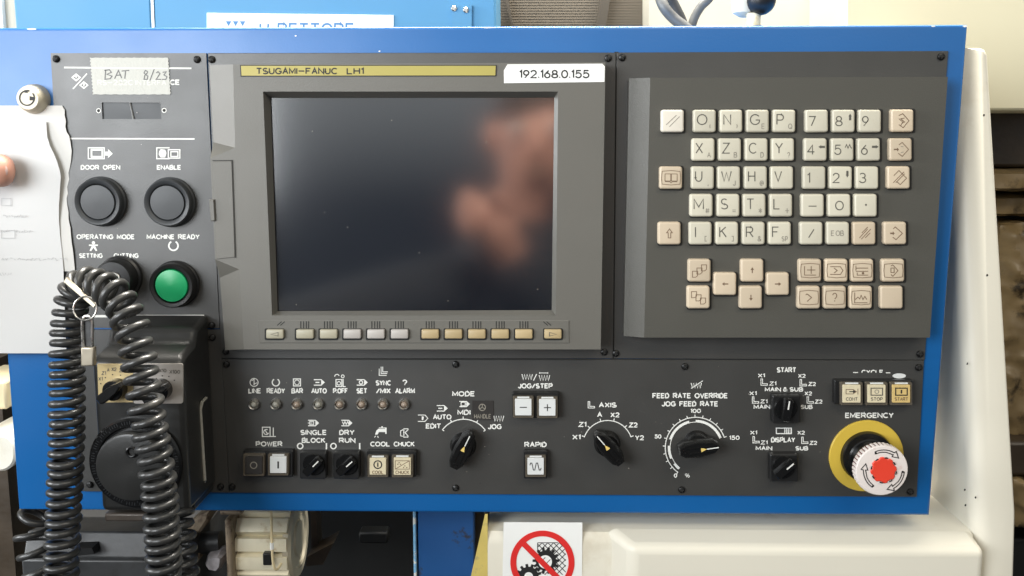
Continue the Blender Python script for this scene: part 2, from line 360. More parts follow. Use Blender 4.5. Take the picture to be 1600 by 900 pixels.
# enclosure: one folded sheet box
mb = MB()
TL, TR, BR, BL = P(-28, 43.5), P(1513, 38.5), P(1453, 806), P(28.5, 797)
quad = [(p.x, p.z) for p in (TL, TR, BR, BL)]
mb.prism(quad, [(0, -0.10), (0, -0.0025), (0.0004, -0.0012), (0.0012, -0.0004), (0.0026, 0)], MT['blue'], cap0=True)
for cx, cy, w_, h_ in ((49,45.5,18,2.6),(763,43,22,2.2),(462,56,3,2),(1458,41,7,2),(1508,41,8,3),(593,80,3,2)):   # bare chips in the paint
    mb.fill([(cx + w_/2*math.cos(a)*random.uniform(.75,1.15), cy + h_/2*math.sin(a)*random.uniform(.7,1.2)) for a in [i*PI/5 for i in range(10)]], 0.0002, MT['label'])
encl = mb.build('enclosure', console)

# lock in the blue face
mb = MB(); c = XZ(43, 154, 0.012)
mb.lathe(c, [(0.0112, 0), (0.0108, 0.004), (0.0095, 0.009), (0.0085, 0.0115), (0.0078, 0.012)], MT['alud'])
mb.ribbon(arc(42, 153, 11.5, 11.5, 70, 400, 24), 2.2, 0.0123, MT['ink'])
mb.fill([(46,150),(54,152),(54,157),(46,157)], 0.01235, MT['ink']); mb.fill([(38,141),(43,141),(43,145),(38,145)], 0.0124, MT['ink'])
mb.build('cam_lock', console)

# ---- face plates
def seamed_plate(name, pts, printing, screws, hole=None):
    mb = MB(); poly = W(pts, HP)
    if hole: # plate with a rectangular opening
        q = W(hole, HP); o4 = poly
        vs = [(x, -HP, z) for x, z in o4] + [(x, -HP, z) for x, z in q] + [(x, 0.004, z) for x, z in q]
        mb.add(vs, [(0,1,5,4),(1,2,6,5),(2,3,7,6),(3,0,4,7),(4,5,9,8),(5,6,10,9),(6,7,11,10),(7,4,8,11)], MT['plate'])
        mb.prism(poly, [(0, 0.0002), (0, HP)], MT['plate']); mb.f.pop(); mb.m.pop()
    else: mb.prism(poly, [(0, 0.0002), (0, HP-0.0003), (0.0003, HP)], MT['plate'])
    printing(mb)
    xs = [p[0] for p in pts]; ys = [p[1] for p in pts]
    for i in range(int((max(xs)-min(xs))*(max(ys)-min(ys))/9000)):     # paint nicks
        x, y = random.uniform(min(xs)+45, max(xs)-45), random.uniform(min(ys)+8, max(ys)-8); r_ = random.uniform(.35,.9)
        mb.fill([(x+r_*math.cos(a)*random.uniform(.5,1.5), y+r_*math.sin(a)*random.uniform(.5,1.3)) for a in [q*PI/3 for q in range(6)]], HP+0.0001, MT[random.choice(('faint','greyb','skey3'))])
    for i in range(int((max(xs)-min(xs))*(max(ys)-min(ys))/16000)):    # hairline scratches
        x, y, a, l_ = random.uniform(min(xs)+60, max(xs)-60), random.uniform(min(ys)+20, max(ys)-20), random.uniform(-.7,.7), random.uniform(4,15)
        mb.ribbon([(x,y),(x+l_*math.cos(a)*.5,y+l_*math.sin(a)*.5+.4),(x+l_*math.cos(a),y+l_*math.sin(a))], random.uniform(.25,.5), HP+0.00008, MT['scratch'])
    o = mb.build(name, console, smooth=20)
    for sx, sy in screws: screw(sx, sy, o)
    return o
_screw = []
def screw(px, py, parent):
    org = P(px, py, HP)
    if not _screw:
        mb = MB(); r = 0.0027
        mb.lathe((0,0), [(r, 0), (r, 0.0008), (r*.86, 0.0016), (r*.5, 0.0021), (0.0001, 0.0022)], MT['screw'], 18)
        for a in (0.5, 0.5+PI/2):
            d = Vector((math.cos(a), 0, math.sin(a)))*r*.62; n = Vector((-math.sin(a),0,math.cos(a)))*r*.15; z = Vector((0,-0.00232 - a*0.00001,0))
            mb.add([d+n+z, d-n+z, -d-n+z, -d+n+z], [(0,1,2,3)], MT['well'])
        o = mb.build('screw', parent, origin=(0,0,0)); place(o, org, parent); _screw.append(o)
    else: o = dup(_screw[0], org, parent)
    o.rotation_euler = (0, random.uniform(0, 3), 0)

def R(mb, pts, w=1.6, closed=False, lift=0, m=None): mb.ribbon(pts, w, HI+lift*0.00002, m or MT['white'], closed)
def TX(mb, t, cx, cy, w, cap, bold=0.215): mb.text(t, cx, cy, w, cap, HI, MT['white'], bold)
def F(mb, pts, lift=0): mb.fill(pts, HI+lift*0.00002, MT['white'])
def box_(x0,y0,x1,y1): return [(x0,y0),(x1,y0),(x1,y1),(x0,y1)]
def arrowbox(mb, cx, cy, s=1.0):       # open arrow-shaped frame used by the mode symbols
    R(mb, [(cx-8*s,cy-4.5*s),(cx+4*s,cy-4.5*s),(cx+9*s,cy),(cx+4*s,cy+4.5*s),(cx-8*s,cy+4.5*s)], 1.5)
    F(mb, [(cx+4*s,cy-3.2*s),(cx+8*s,cy),(cx+4*s,cy+3.2*s)], 1)
def zig(mb, x, y, n, dx, a, w=1.5, lift=0): R(mb, [(x+i*dx, y+(a if i % 2 else -a)) for i in range(n)], w, lift=lift)
def ell(mb, x, y, s=1.0, w=1.2):       # L-shaped axis symbol, outlined
    R(mb, [(x-5*s,y-5*s),(x-2.5*s,y-5*s),(x-2.5*s,y+2.5*s),(x+5*s,y+2.5*s),(x+5*s,y+5*s),(x-5*s,y+5*s)], w, closed=True)

def print_port(mb):
    F(mb, [(100,104.3),(299,105.6),(299,108),(100,106.7)]); F(mb, [(104,215.3),(304,216),(304,218.2),(104,217.5)])
    TX(mb, 'RS-232C INTERFACE', 216, 128.5, 130, 8.6)
    R(mb, [(114,139),(136,115)], 1.8); R(mb, [(113,121),(119,116),(125,121),(119,126)], 2.2, True, 1); R(mb, [(125,133),(131,128),(137,133),(131,138)], 1.8, True, 1)
    F(mb, [(117,118),(121,118),(119,123)], 2); F(mb, [(129,130),(133,131),(131,136)], 2)
    for q in ((154,173),(256.5,172.5)):
        mb.ribbon(arc(q[0], q[1], 3.2, 3.2, 0, 345, 12), 1.2, HI, MT['white'], True); mb.fill(arc(q[0], q[1], 2.6, 2.6, 0, 340, 12), HI, MT['well'])
    # door open, enable
    R(mb, box_(138,231,163,248), 1.6, True); R(mb, box_(143,234,160,245), 2.6, True, 1); F(mb, [(163,237),(169,237),(169,233),(176,240),(169,247),(169,243),(163,243)], 2)
    TX(mb, 'DOOR  OPEN', 157, 261.5, 62, 7.6)
    R(mb, [(265,231),(245,231),(245,248),(265,248)], 1.6); F(mb, [(249,236),(251,233),(258,234),(260,239),(258,246),(251,246),(248,241)], 1); R(mb, box_(263,234,281,247), 1.6, True, 2); R(mb, box_(267,237,278,244.5), 1.6, True, 3)
    TX(mb, 'ENABLE', 264, 261.5, 38, 7.6)
    TX(mb, 'OPERATING  MODE', 165, 370, 91, 7.8); TX(mb, 'MACHINE  READY', 270.5, 370, 83, 7.8)
    F(mb, arc(146, 379.3, 2.6, 2.6, 0, 340, 10)); F(mb, [(139,382),(153,382),(153,384.3),(148.6,384.3),(152,391.5),(149.6,392.5),(146,387),(142.4,392.5),(140,391.5),(143.4,384.3),(139,384.3)])
    TX(mb, 'SETTING', 142, 399.5, 37, 7.6); TX(mb, 'CUTTING', 197, 399.5, 39, 7.6)
    R(mb, arc(271, 384, 7.2, 7.2, 118, 422, 24), 2.4)
    F(mb, [(146,492.2),(319,491.8),(319,495.6),(146,496)])
port_pts = [(79,83),(322,83),(343,513),(104,512)]
port = seamed_plate('face_plate', port_pts, print_port, [(88,92),(308,93),(331,508)], hole=[(159,160),(251,160.5),(252,186),(160,186)])
mb = MB(); q = W([(150,152),(262,152),(262,194),(150,194)], 0.0008); mb.prism(q, [(0,0.0002),(0,0.0008)], MT['greyb'], True)
mb.tube([P(203,160,0.0012),P(206,172,0.001),P(209,187,0.0012)], 0.0008, MT['cable'], 8)
mb.build('port_socket', port)
lowplate = seamed_plate('face_plate', [(109,515),(344,515),(358,770),(128,768)], lambda mb: None, [(332,527),(141,757),(345,760)])
dispplate = seamed_plate('face_plate', [(324.5,83),(962.4,82),(957.8,560.2),(345.6,560.2)], lambda mb: None, [(331,93),(950,91),(353,549),(944,550)])
keyplate = seamed_plate('face_plate', [(963.6,82),(1482,79.5),(1445,562.6),(959,560.2)], lambda mb: None, [(972,90),(1470,88.5),(962,552),(1437,553)])

def print_switch(mb):
    mb.fill([(346,558.5),(1444,562),(1444,564.5),(346,563)], 0.0009, MT['well']); mb.fill([(960,81),(966,81),(961,561),(956,561)], 0.0008, MT['well'])
    for t, x, w_ in (('LINE',398,20),('READY',431,29),('BAR',464.5,18.5),('AUTO',498.5,24.5),('P.OFF',532,23.5),('SET',565.5,17),('ALARM',633,31)):
        TX(mb, t, x, 610.7, w_, 8.4)
    TX(mb, 'SYNC', 599, 598.3, 24, 8.4); TX(mb, '/MIX', 599, 610.7, 23, 8.4)
    R(mb, arc(397, 597.5, 6.3, 6.3, 0, 350, 20), 1.2, True); R(mb, [(393,595),(397,592.5),(397,602)], 1.2, lift=1); R(mb, [(397,600),(402,598)], 1.2, lift=2)
    R(mb, arc(431, 597.5, 5.6, 5.6, 120, 420, 18), 1.8)
    R(mb, box_(458.5,592,469.5,603), 1.5, True); R(mb, arc(464, 597.5, 3.8, 3.8, 0, 340, 14), 1.1, True, 1)
    arrowbox(mb, 498, 597.5, .95); R(mb, [(493,597.5),(499,597.5)], 1.8, lift=2)
    R(mb, box_(525,593,534,604), 1.4, True); R(mb, arc(529.5,599,2.8,2.8,0,340,10), 1.2, True, 1); R(mb, [(536,592),(536,604),(540,604)], 1.5); R(mb, arc(535.5,588,2.3,2.3,0,340,10), 1.2, True, 1); R(mb, arc(526.5,588.5,3.6,3.6,20,180,8), 1.3)
    arrowbox(mb, 565, 597.5, .95); R(mb, arc(564,597.5,2.7,2.7,0,340,10), 1.4, True, 2)
    R(mb, [(592.5,576),(592.5,586.5),(604,586.5)], 1.2); R(mb, [(595.5,573),(595.5,583.5),(605,583.5)], 1.2); R(mb, [(598,573),(598,581),(606,581)], 1.2)
    TX(mb, '?', 632.5, 597.8, 7.5, 9.5, .2)
    # power row
    R(mb, box_(410,667.5,422,682), 1.4, True); R(mb, arc(416,675,4,4,60,340,12), 1.3, lift=1); R(mb, [(414,672),(418,678)], 1.4, lift=2); R(mb, [(427,668),(427,681.5)], 1.4); R(mb, [(421,682),(431,682)], 1.4, lift=1)
    TX(mb, 'POWER', 420.5, 693.6, 42, 8.0)
    arrowbox(mb, 489, 661, .95); R(mb, box_(484,658.5,490,663.5), 1.2, True, 2); R(mb, [(481,661),(488,661)], 1.1, lift=3)
    TX(mb, 'SINGLE', 490, 675.7, 41, 8.2); TX(mb, 'BLOCK', 490, 688, 37, 8.2)
    arrowbox(mb, 541, 661, .95); zig(mb, 535, 661, 6, 2, 2.3, 1.3, 2)
    TX(mb, 'DRY', 542, 675.7, 24, 8.2); TX(mb, 'RUN', 542.5, 688, 26, 8.2)
    for x in (469, 521): R(mb, arc(x, 697, 4.2, 4.2, 0, 345, 18), 2, True)
    for x in (510, 562): R(mb, [(x,692.3),(x,702)], 2.2)
    TX(mb, 'COOL', 594, 693.8, 31, 8.0); TX(mb, 'CHUCK', 631.5, 693.8, 33, 8.0)
    F(mb, [(588,673),(591,670),(602,670),(602,668),(604,668),(604,678),(602,678),(602,675),(592,675),(590,679),(586,679)]); F(mb, [(592,668),(602,668),(602,669.2),(592,669.2)],1); R(mb, [(597,669),(597,666)], 2.2); R(mb, [(587,681),(585,683.5)],1.2); R(mb, [(590,681),(591,684)],1.2)
    R(mb, [(638,670),(631,670),(631,683),(638,683)], 1.3); R(mb, [(631,671),(626,673),(626,681),(631,682)], 1.2); R(mb, [(638,671),(633,676),(638,682)], 1.3, lift=1)
    # mode dial
    TX(mb, 'MODE', 724.3, 615.3, 35.5, 8.2); TX(mb, 'MDI', 725, 644.3, 20.5, 8.2); TX(mb, 'AUTO', 691, 651.4, 29, 8.2); TX(mb, 'EDIT', 677.3, 665.7, 24, 8.2); TX(mb, 'JOG', 773, 666.6, 21.5, 8.2)
    R(mb, arc(724.5, 696.5, 41.5, 41.5, 36, 144, 24), 1.5)
    for a in (36, 61, 91, 117, 143): R(mb, [(724.5+math.cos(math.radians(a))*r, 696.5-math.sin(math.radians(a))*r) for r in ((41,45.5) if a not in (36,143) else (38.5,42))], 1.5, lift=1)
    arrowbox(mb, 725, 631.3, .9); R(mb, box_(720.5,628.5,727,634), 1.2, True, 2)
    arrowbox(mb, 690, 638, .95); R(mb, [(685,638),(691,638)], 1.8, lift=2)
    R(mb, [(653,648.5),(664,648.5),(668.5,653.5),(664,658.5),(653,658.5)], 1.2); F(mb, [(659,650.5),(662.5,651),(661,657),(659,656)], 1)
    zig(mb, 771.5, 654, 9, 1.95, 4.2, 1.4)
    # jog / step
    zig(mb, 815.5, 589, 9, 2.05, 4.2, 1.4); R(mb, [(833.5,594.5),(838.5,584.5)], 1.4); zig(mb, 842.5, 590.5, 9, 2.05, 4.2, 1.4); R(mb, [(843,582.7),(856,582.7)], 1.0); R(mb, [(843,581.5),(843,584)], 1.0,lift=1); R(mb, [(856,581.5),(856,584)], 1.0,lift=1)
    TX(mb, 'JOG/STEP', 836.5, 603, 54.5, 8.2); TX(mb, 'RAPID', 836.8, 694.6, 35, 8.2)
    # axis dial
    ell(mb, 924, 632.5, 1.0, 1.1)
    TX(mb, 'AXIS', 949.6, 632.8, 28, 8.2); TX(mb, 'A', 937, 647.8, 8, 8.0); TX(mb, 'X2', 961, 648.3, 14.5, 8.0); TX(mb, 'Z1', 910, 663.2, 12.5, 8.0); TX(mb, 'Z2', 989.5, 664, 14, 8.0); TX(mb, 'X1', 900.7, 683, 13, 8.0); TX(mb, 'Y2', 999.3, 684, 14.5, 8.0)
    R(mb, arc(949.5, 695.6, 38.6, 38.6, 19, 161, 26), 1.4)
    for a in (20, 46, 76, 106, 136, 160): R(mb, [(949.5+math.cos(math.radians(a))*r, 695.6-math.sin(math.radians(a))*r) for r in (38.2, 43)], 1.4, lift=1)
    # feed dial
    zig(mb, 1080, 602.5, 9, 2.0, 4, 1.4); R(mb, [(1080,607),(1098,595)], 1.2, lift=2)
    TX(mb, 'FEED  RATE  OVERRIDE', 1078.3, 618.3, 118, 8.4); TX(mb, 'JOG  FEED  RATE', 1078, 631, 88.5, 8.4); TX(mb, '100', 1087, 642, 16.5, 6.8); TX(mb, '50', 1028, 682, 11, 6.8); TX(mb, '150', 1147.5, 684, 16.5, 6.8); TX(mb, '0', 1055.5, 743, 5.2, 6.8); TX(mb, '%', 1074, 743, 7.5, 6.4, 0.13)
    cx, cy = 1087, 699.5
    R(mb, arc(cx, cy, 47.5, 47.5, 20, 234, 44), 1.4)
    for i in range(16):
        a = 20 + (234-20)*i/15.0; R(mb, [(cx+math.cos(math.radians(a))*r, cy-math.sin(math.radians(a))*r) for r in (47.2, 51.5)], 1.3, lift=1)
    for a0, a1 in ((21, 90), (104, 162), (176, 204), (217, 232)): R(mb, arc(cx, cy, 41.5, 41.5, a0, a1, 16), 4.0, lift=2)
    for a0, a1 in ((90, 104), (162, 176), (204, 217)): R(mb, arc(cx, cy, 40, 40, a0, a1, 6), 1.1, lift=3)
    # start and display selectors
    TX(mb, 'START', 1229, 578, 30.5, 8.4); TX(mb, 'X1', 1189.7, 586.8, 11, 6.4); TX(mb, 'Z1', 1207.5, 599.3, 11, 6.4); TX(mb, 'X2', 1253, 587.3, 12, 6.4); TX(mb, 'Z2', 1269, 600, 12, 6.4)
    TX(mb, 'MAIN & SUB', 1225, 608.4, 60, 7.0); TX(mb, 'X1', 1176.5, 614.6, 11.5, 6.4); TX(mb, 'Z1', 1193.5, 627.2, 11.5, 6.4); TX(mb, 'MAIN', 1190.5, 635.6, 26, 6.8); TX(mb, 'X2', 1263, 614.8, 12, 6.4); TX(mb, 'Z2', 1279.3, 627.5, 12, 6.4); TX(mb, 'SUB', 1260.5, 635.8, 18.5, 6.8)
    for x, y in ((1194,597),(1255,598),(1180.5,625),(1266,625),(1181.5,687),(1257.5,688)): ell(mb, x, y, 1.0, 1.1)
    R(mb, box_(1213,669,1236.5,677.5), 1.6, True)
    for x in (1226,1229,1232): R(mb, [(x,669),(x,677)], 1.1, lift=1)
    R(mb, [(1226,672),(1236,672)], .9, lift=2); R(mb, [(1226,675),(1236,675)], .9, lift=3)
    TX(mb, 'DISPLAY', 1223.7, 687.3, 38, 8.2); TX(mb, 'X1', 1177.5, 676, 11, 6.4); TX(mb, 'Z1', 1194, 691.4, 11, 6.4); TX(mb, 'MAIN', 1193.7, 700.3, 26, 6.8); TX(mb, 'X2', 1251.8, 676, 12, 6.4); TX(mb, 'Z2', 1271, 692, 12, 6.4); TX(mb, 'SUB', 1253, 700.5, 20, 6.8)
    TX(mb, 'CYCLE', 1363, 581.5, 34, 7.4); R(mb, [(1333,582),(1341,582)], 1.4); R(mb, [(1384,582.5),(1391,582.5)], 1.4)
    mb.fill([(1340,582.2),(1384,582.2),(1384,587),(1340,587)], HI+0.0001, MT['plate'])
    TX(mb, 'EMERGENCY', 1358.5, 649, 76, 8.6)
    mb.fill(arc(1405, 587.3, 10.5, 3.9, 0, 345, 22), HI+0.0003, MT['capw'])
switch = seamed_plate('face_plate', [(346.5,561.3),(1444,563.6),(1432.5,776.5),(358.5,770)], print_switch,
    [(354,569),(712,569),(1070,572.5),(1435,574),(363,760),(712,762),(1065,765),(1422,768)])

# ---- display unit
HD = 0.022
disp = None
def build_display():
    mb = MB(); u = MT['unit']
    def v(px, py, h): q = P(px, py, h); return (q.x, q.y, q.z)
    def at(px, py, hs, h):   # same x,z as seen at height hs, moved to height h
        q = P(px, py, hs); return (q.x, -h, q.z)
    hc = HD-0.009
    # outer outline at front level, clockwise from top-left; the left border steps out beside the card door
    L0 = (364,100.5); L1 = (367.5,231); L2 = (328.5,247); L3 = (336,405); L4 = (374,421); L5 = (381,546)
    Rt = (946,97.5); Rb = (938.5,546)
    op = [(411,143),(872,143),(868.5,493),(425,493)]
    sc = [(423,153),(866,152.5),(862,484.5),(434,486)]
    hs = HD-0.009
    outer = [L0, Rt, Rb, L5, L4, L3, L2, L1]
    n0 = len(mb.v)
    vs = [v(x,y,HD) for x,y in outer] + [v(x,y,HD) for x,y in op] + [v(x,y,hs) for x,y in sc]
    #      0..7 outer          8 TL 9 TR 10 BR 11 BL        12..15
    fs = [(0,1,9,8),(1,2,10,9),(2,3,11,10),(3,4,11),(7,8,11,4),(6,7,4,5),(7,0,8),
          (8,9,13,12),(9,10,14,13),(10,11,15,14),(11,8,12,15)]
    mb.add(vs, fs, u)
    # chamfers at top-left and bottom-left
    a0 = v(327.8,101.7,hc); a1 = v(333.5,222,hc); b0 = v(343.5,434,hc); b1 = v(352,547,hc)
    mb.add([v(*L0,HD), v(*L1,HD), a1, a0], [(0,1,2,3)], u)
    mb.add([v(*L1,HD), v(*L2,HD), a1], [(0,1,2)], u)
    mb.add([v(*L4,HD), v(*L5,HD), b1, b0], [(0,1,2,3)], u)
    mb.add([v(*L3,HD), v(*L4,HD), b0], [(0,1,2)], u)
    # sides down to the plate
    def down(p): return (p[0], -HP, p[2])
    chain = [v(*L0,HD), v(*Rt,HD), v(*Rb,HD), v(*L5,HD), b1, b0, v(*L3,HD), v(*L2,HD), a1, a0]
    n = len(chain)
    mb.add(chain + [down(p) for p in chain], [(i,(i+1) % n,n+(i+1) % n,n+i) for i in range(n)], u)
    # raised frame line round the soft keys
    z = HD+0.0004
    fr = [(403,500.5),(889,500.5),(889.5,536),(406,536)]
    mb.prism(W(fr, z), [(0, HD-0.001),(0,HD+0.0004),(0.0004,HD+0.0006)], u)
    hl = HD+0.00075
    for x in (476,513,550,587,624,672,708.5,745,781.5,818.5):
        for d in (-6,-1.6,2.6,6.2): mb.ribbon([(x+d,502),(x+d,513)], 1.5, hl, MT['well'])
    for d in (0,5): mb.ribbon([(433+d,508.5),(440+d,502.5)], 1.3, hl, MT['well']); mb.ribbon([(849+d,502.5),(856+d,508.5)], 1.3, hl, MT['well'])
    o = mb.build('display_unit', console, smooth=25)
    # screen
    mb = MB(); mb.add([v(x,y,hs-0.0012) for x,y in [(421,151),(868,150.5),(864,487),(432,488)]], [(0,1,2,3)], MT['screen'])
    mb.prism([(P(x,y,hs).x, P(x,y,hs).z) for x,y in [(421,151),(868,150.5),(864,487),(432,488)]], [(0,0.004),(0,hs-0.0011)], MT['screen'], True)
    mb.f.pop(0); mb.m.pop(0)
    for x, y in ((507,332),(543,355),(463,476),(612,188),(700,470),(760,222),(840,452),(655,395),(488,205)): mb.fill(arc(x,y,0.8,0.7,0,300,6), hs-0.00105, MT['faint'])
    mb.build('screen', o, smooth=None)
    # card door
    mb = MB(); hd = HD+0.0008
    dp = [(331.5,252),(362,251.5),(367,402),(338,405)]
    mb.prism(W(dp, hd), [(0,HD-0.002),(0,HD+0.0005),(0.0003,hd)], u)
    mb.ribbon([(332,251),(362.8,250.6),(368,403)], 1.2, hd-0.0002, MT['well'])
    mb.prism(W([(326,312),(334,311.5),(336,345),(329,346)], hd+0.002), [(0,HD),(0,hd+0.0012),(0.0005,hd+0.002)], u)
    mb.build('card_door', o, smooth=25)
    # name strip
    mb = MB(); z = HD+0.0005
    mb.prism(W([(375,101.5),(776,101.5),(775.5,119),(376,119.5)], z), [(0,HD-0.001),(0,z)], MT['ink'])
    mb.fill([(376.5,102.8),(774.5,102.8),(774,117.8),(377.4,118.2)], z+0.0001, MT['olive'])
    mb.text('TSUGAMI-FANUC', 463.5, 111, 127, 10.4, z+0.0002, MT['ink'], 0.19); mb.text('LH1', 555, 111, 27, 10.6, z+0.0002, MT['ink'], 0.19)
    mb.build('name_strip', o, smooth=None)
    # soft keys
    keys = [(429,522.3,'skey','<')] + [(x,522.3,m,'') for x,m in ((476,'skey'),(513,'skey'),(550,'skey3'),(587,'skey3'),(624,'skey3'),(672,'skey2'),(708.5,'skey2'),(745,'skey2'),(781.5,'skey2'),(818.5,'skey2'))] + [(864,522.3,'skey2','>')]
    for x, y, mm, sym in keys:
        mb = MB(); z = HD+0.004
        mb.prism(W(rrect(x,y,31,18.5,2), HD+0.0008), [(0,HD),(0,HD+0.00075)], MT['well'])
        mb.prism(W(rrect(x,y,27,14,2), z), [(0,HD),(0,z-0.0008),(0.0002,z-0.0003),(0.0008,z)], MT[mm])
        if sym == '<': mb.ribbon([(x+5.5,y-2.8),(x-6,y),(x+5.5,y+2.8)], 1.0, z+0.0001, MT['legend'], True)
        if sym == '>': mb.ribbon([(x-5.5,y-2.8),(x+6,y),(x-5.5,y+2.8)], 1.0, z+0.0001, MT['legend'], True)
        k = mb.build('soft_key', o, smooth=40)
        if sym == '<': k['label'] = 'left arrow soft key at the end of the row'
        if sym == '>': k['label'] = 'right arrow soft key at the end of the row'
        if mm == 'skey2' and not sym: k['label'] = 'yellowed soft key'
    return o
disp = build_display()

# ---- key pad
HK = 0.019; HT = HK+0.0045
def build_keypad():
    mb = MB(); u = MT['unit2']
    def v(px, py, h): q = P(px, py, h); return (q.x, q.y, q.z)
    hc = HK-0.008
    f = [v(1016,121.5,HK), v(1481,120,HK), v(1453,527.5,HK), v(1006.5,527.5,HK)]
    c0 = v(983,122.5,hc); c1 = v(974.5,525,hc)
    mb.add(f, [(0,1,2,3)], u); mb.add([f[0], f[3], c1, c0], [(0,1,2,3)], u)
    ch = [f[0], f[1], f[2], f[3], c1, c0]; n = len(ch)
    mb.add(ch + [(p[0], -HP, p[2]) for p in ch], [(i,(i+1) % n,n+(i+1) % n,n+i) for i in range(n)], u)
    o = mb.build('key_pad', console, smooth=20, bevel=(0.0012, 2))
    H2 = HT+0.0001
    def ic(fn): return fn
    keys = []
    def L_(x, y, big, small=''): keys.append((x, y, 'keyc', big, small, None))
    for x, b_, s_ in ((1101,'O','('),(1142.5,'N',')'),(1184,'G','E'),(1225.5,'P','Q')): L_(x,189,b_,s_)
    for x, b_, s_ in ((1099,'X','A'),(1140.5,'Z','B'),(1182,'C','D'),(1223.5,'Y','?')): L_(x,233.7,b_,s_)
    for x, b_, s_ in ((1098,'U',','),(1139,'W','J'),(1181,'H','@'),(1222,'V','')): L_(x,277.8,b_,s_)
    for x, b_, s_ in ((1096,'M','#'),(1138,'S','='),(1178.8,'T','*'),(1220.6,'L','+')): L_(x,321,b_,s_)
    for x, b_, s_ in ((1094.5,'I','['),(1136,'K',']'),(1177.5,'R','&'),(1218.6,'F','SP')): L_(x,364.7,b_,s_)
    for x, y, b_, s_ in ((1276.5,189,'7',''),(1318.3,189,'8','up'),(1359.5,189,'9',''),(1274.5,233.7,'4','left'),(1316.5,233.7,'5','wave'),(1358,233.7,'6','right'),
                      (1272.5,277.8,'1',''),(1314,277.8,'2','down'),(1355.3,277.8,'3','')): keys.append((x,y,'keyc',b_,s_,'num'))
    for x, y, b_ in ((1270,321,'-'),(1311.7,321,'0'),(1353,321,'.'),(1268,364.7,'/')): keys.append((x,y,'keyc',b_,'','mid'))
    keys.append((1309.5,364.7,'keyc','EOB','','small'))
    sym = [(1051,189,'keyw','reset'),(1048.5,277.8,'keyb','book'),(1046,364.7,'keyb','shift'),(1410.3,188.5,'keyb','dollar'),(1407.7,233.5,'keyb','input'),(1404.5,277.5,'keyb','cancel'),
           (1350.8,364.7,'keyb','slashes'),(1399,364.5,'keyb','insert'),(1093,422.8,'keyb','pagesup'),(1091.5,464.7,'keyb','pagesdown'),(1175.5,422.8,'keyb','up'),(1133,443.8,'keyb','left'),
           (1215.5,443.8,'keyb','right'),(1173.3,464.7,'keyb','down'),(1266,422.8,'keyb','pos'),(1307.2,422.8,'keyb','prog'),(1347.5,422.8,'keyb','offset'),(1396,422.8,'keyb','custom'),
           (1264,465,'keyb','system'),(1304.7,465,'keyb','help'),(1345.3,465,'keyb','graph'),(1393.5,465,'keyb','')]
    for x, y, m, s in sym: keys.append((x,y,m,s,'','sym'))
    lg, fa, br = MT['legend'], MT['faint'], MT['brownl']
    for x, y, m, big, small, kind in keys:
        mb = MB()
        mb.prism(W(rrect(x+0.8,y+0.4,38.5,38.5,3), HK+0.0002), [(0,HK-0.002),(0,HK+0.0002)], MT['well'])
        # the cap leans slightly like a real moulded key: shoulders all round, a flat top
        mb.prism(W(rrect(x,y,35.5,35.5,4.2), HT), [(-0.0001,HK),(0,HT-0.0014),(0.0003,HT-0.0006),(0.0009,HT-0.0001),(0.0014,HT)], MT[m])
        def r(pts, w=1.3, mm=None, closed=False, l=0): mb.ribbon([(x+a, y+b) for a, b in pts], w, H2+l*0.00001, mm or lg, closed)
        def fi(pts, mm=None, l=0): mb.fill([(x+a, y+b) for a, b in pts], H2+l*0.00001, mm or lg)
        if kind is None:
            stroke_text(mb, big, x-11.5, y-10, 15 if big in 'WOGM' else 12.5, 15.5, 1.6, H2, lg)
            if len(small) == 1: stroke_text(mb, small, x+6.5, y+4.5, 5.5, 7.5, 1.1, H2, fa)
            elif small: stroke_text(mb, small, x+3, y+5, 4.2, 7, 1.1, H2, fa, 0.3)
        elif kind == 'num':
            stroke_text(mb, big, x-12.5, y-7, 12.5, 14.5, 1.6, H2, lg)
            if small in ('up','down'):
                s = 1 if small == 'up' else -1
                cy = -6 if small == 'up' else -6
                fi([(8.3,cy+5*s),(11.7,cy+5*s),(11.7,cy-1*s),(12.6,cy-1*s),(10,cy-5.5*s),(7.4,cy-1*s),(8.3,cy-1*s)])
            if small in ('left','right'):
                s = 1 if small == 'left' else -1
                fi([(9.5+5*s,-6),(9.5+5*s,-2.6),(9.5-1*s,-2.6),(9.5-1*s,-1.6),(9.5-5.5*s,-4.3),(9.5-1*s,-7),(9.5-1*s,-6)])
            if small == 'wave': r([(4,-3),(6,-8),(8.5,-2),(11,-8),(13,-3),(15,-2)], 1.3)
        elif kind == 'mid':
            if big == '-': stroke_text(mb, big, x-6.5, y-6, 12.5, 14, 1.4, H2, lg)
            elif big == '.': fi(arc(0,-1,1.6,1.6,0,330,8))
            elif big == '/': stroke_text(mb, big, x-4.5, y-6.5, 12, 13, 1.6, H2, lg)
            else: stroke_text(mb, big, x-6, y-6.5, 15, 13.5, 1.6, H2, lg)
        elif kind == 'small': stroke_text(mb, big, x-10.5, y-4, 5.8, 7.5, 1.1, H2, fa, 0.25)
        else:
            q = br
            def scr(): r(arc(0,0,15,11.5,12,78,4)+arc(0,0,15,11.5,102,168,4)+arc(0,0,15,11.5,192,258,4)+arc(0,0,15,11.5,282,348,4) if False else
                         [(-14,-10),(0,-11.3),(14,-10),(15,0),(14,10),(0,11.3),(-14,10),(-15,0)], 1.0, q, True)
            if big == 'reset': r([(-10,6),(6,-9)],1.1,fa); r([(-5,9),(11,-7)],1.1,fa)
            if big == 'book': scr(); r([(-9.5,-6),(-0.5,-6),(-0.5,5),(-9.5,5)],1.0,q,True,1); r([(0.5,-6),(9.5,-6),(9.5,5),(0.5,5)],1.0,q,True,2); r([(-9.5,6.2),(-2,6.2),(0,8),(2,6.2),(9.5,6.2)],1.0,q,l=3)
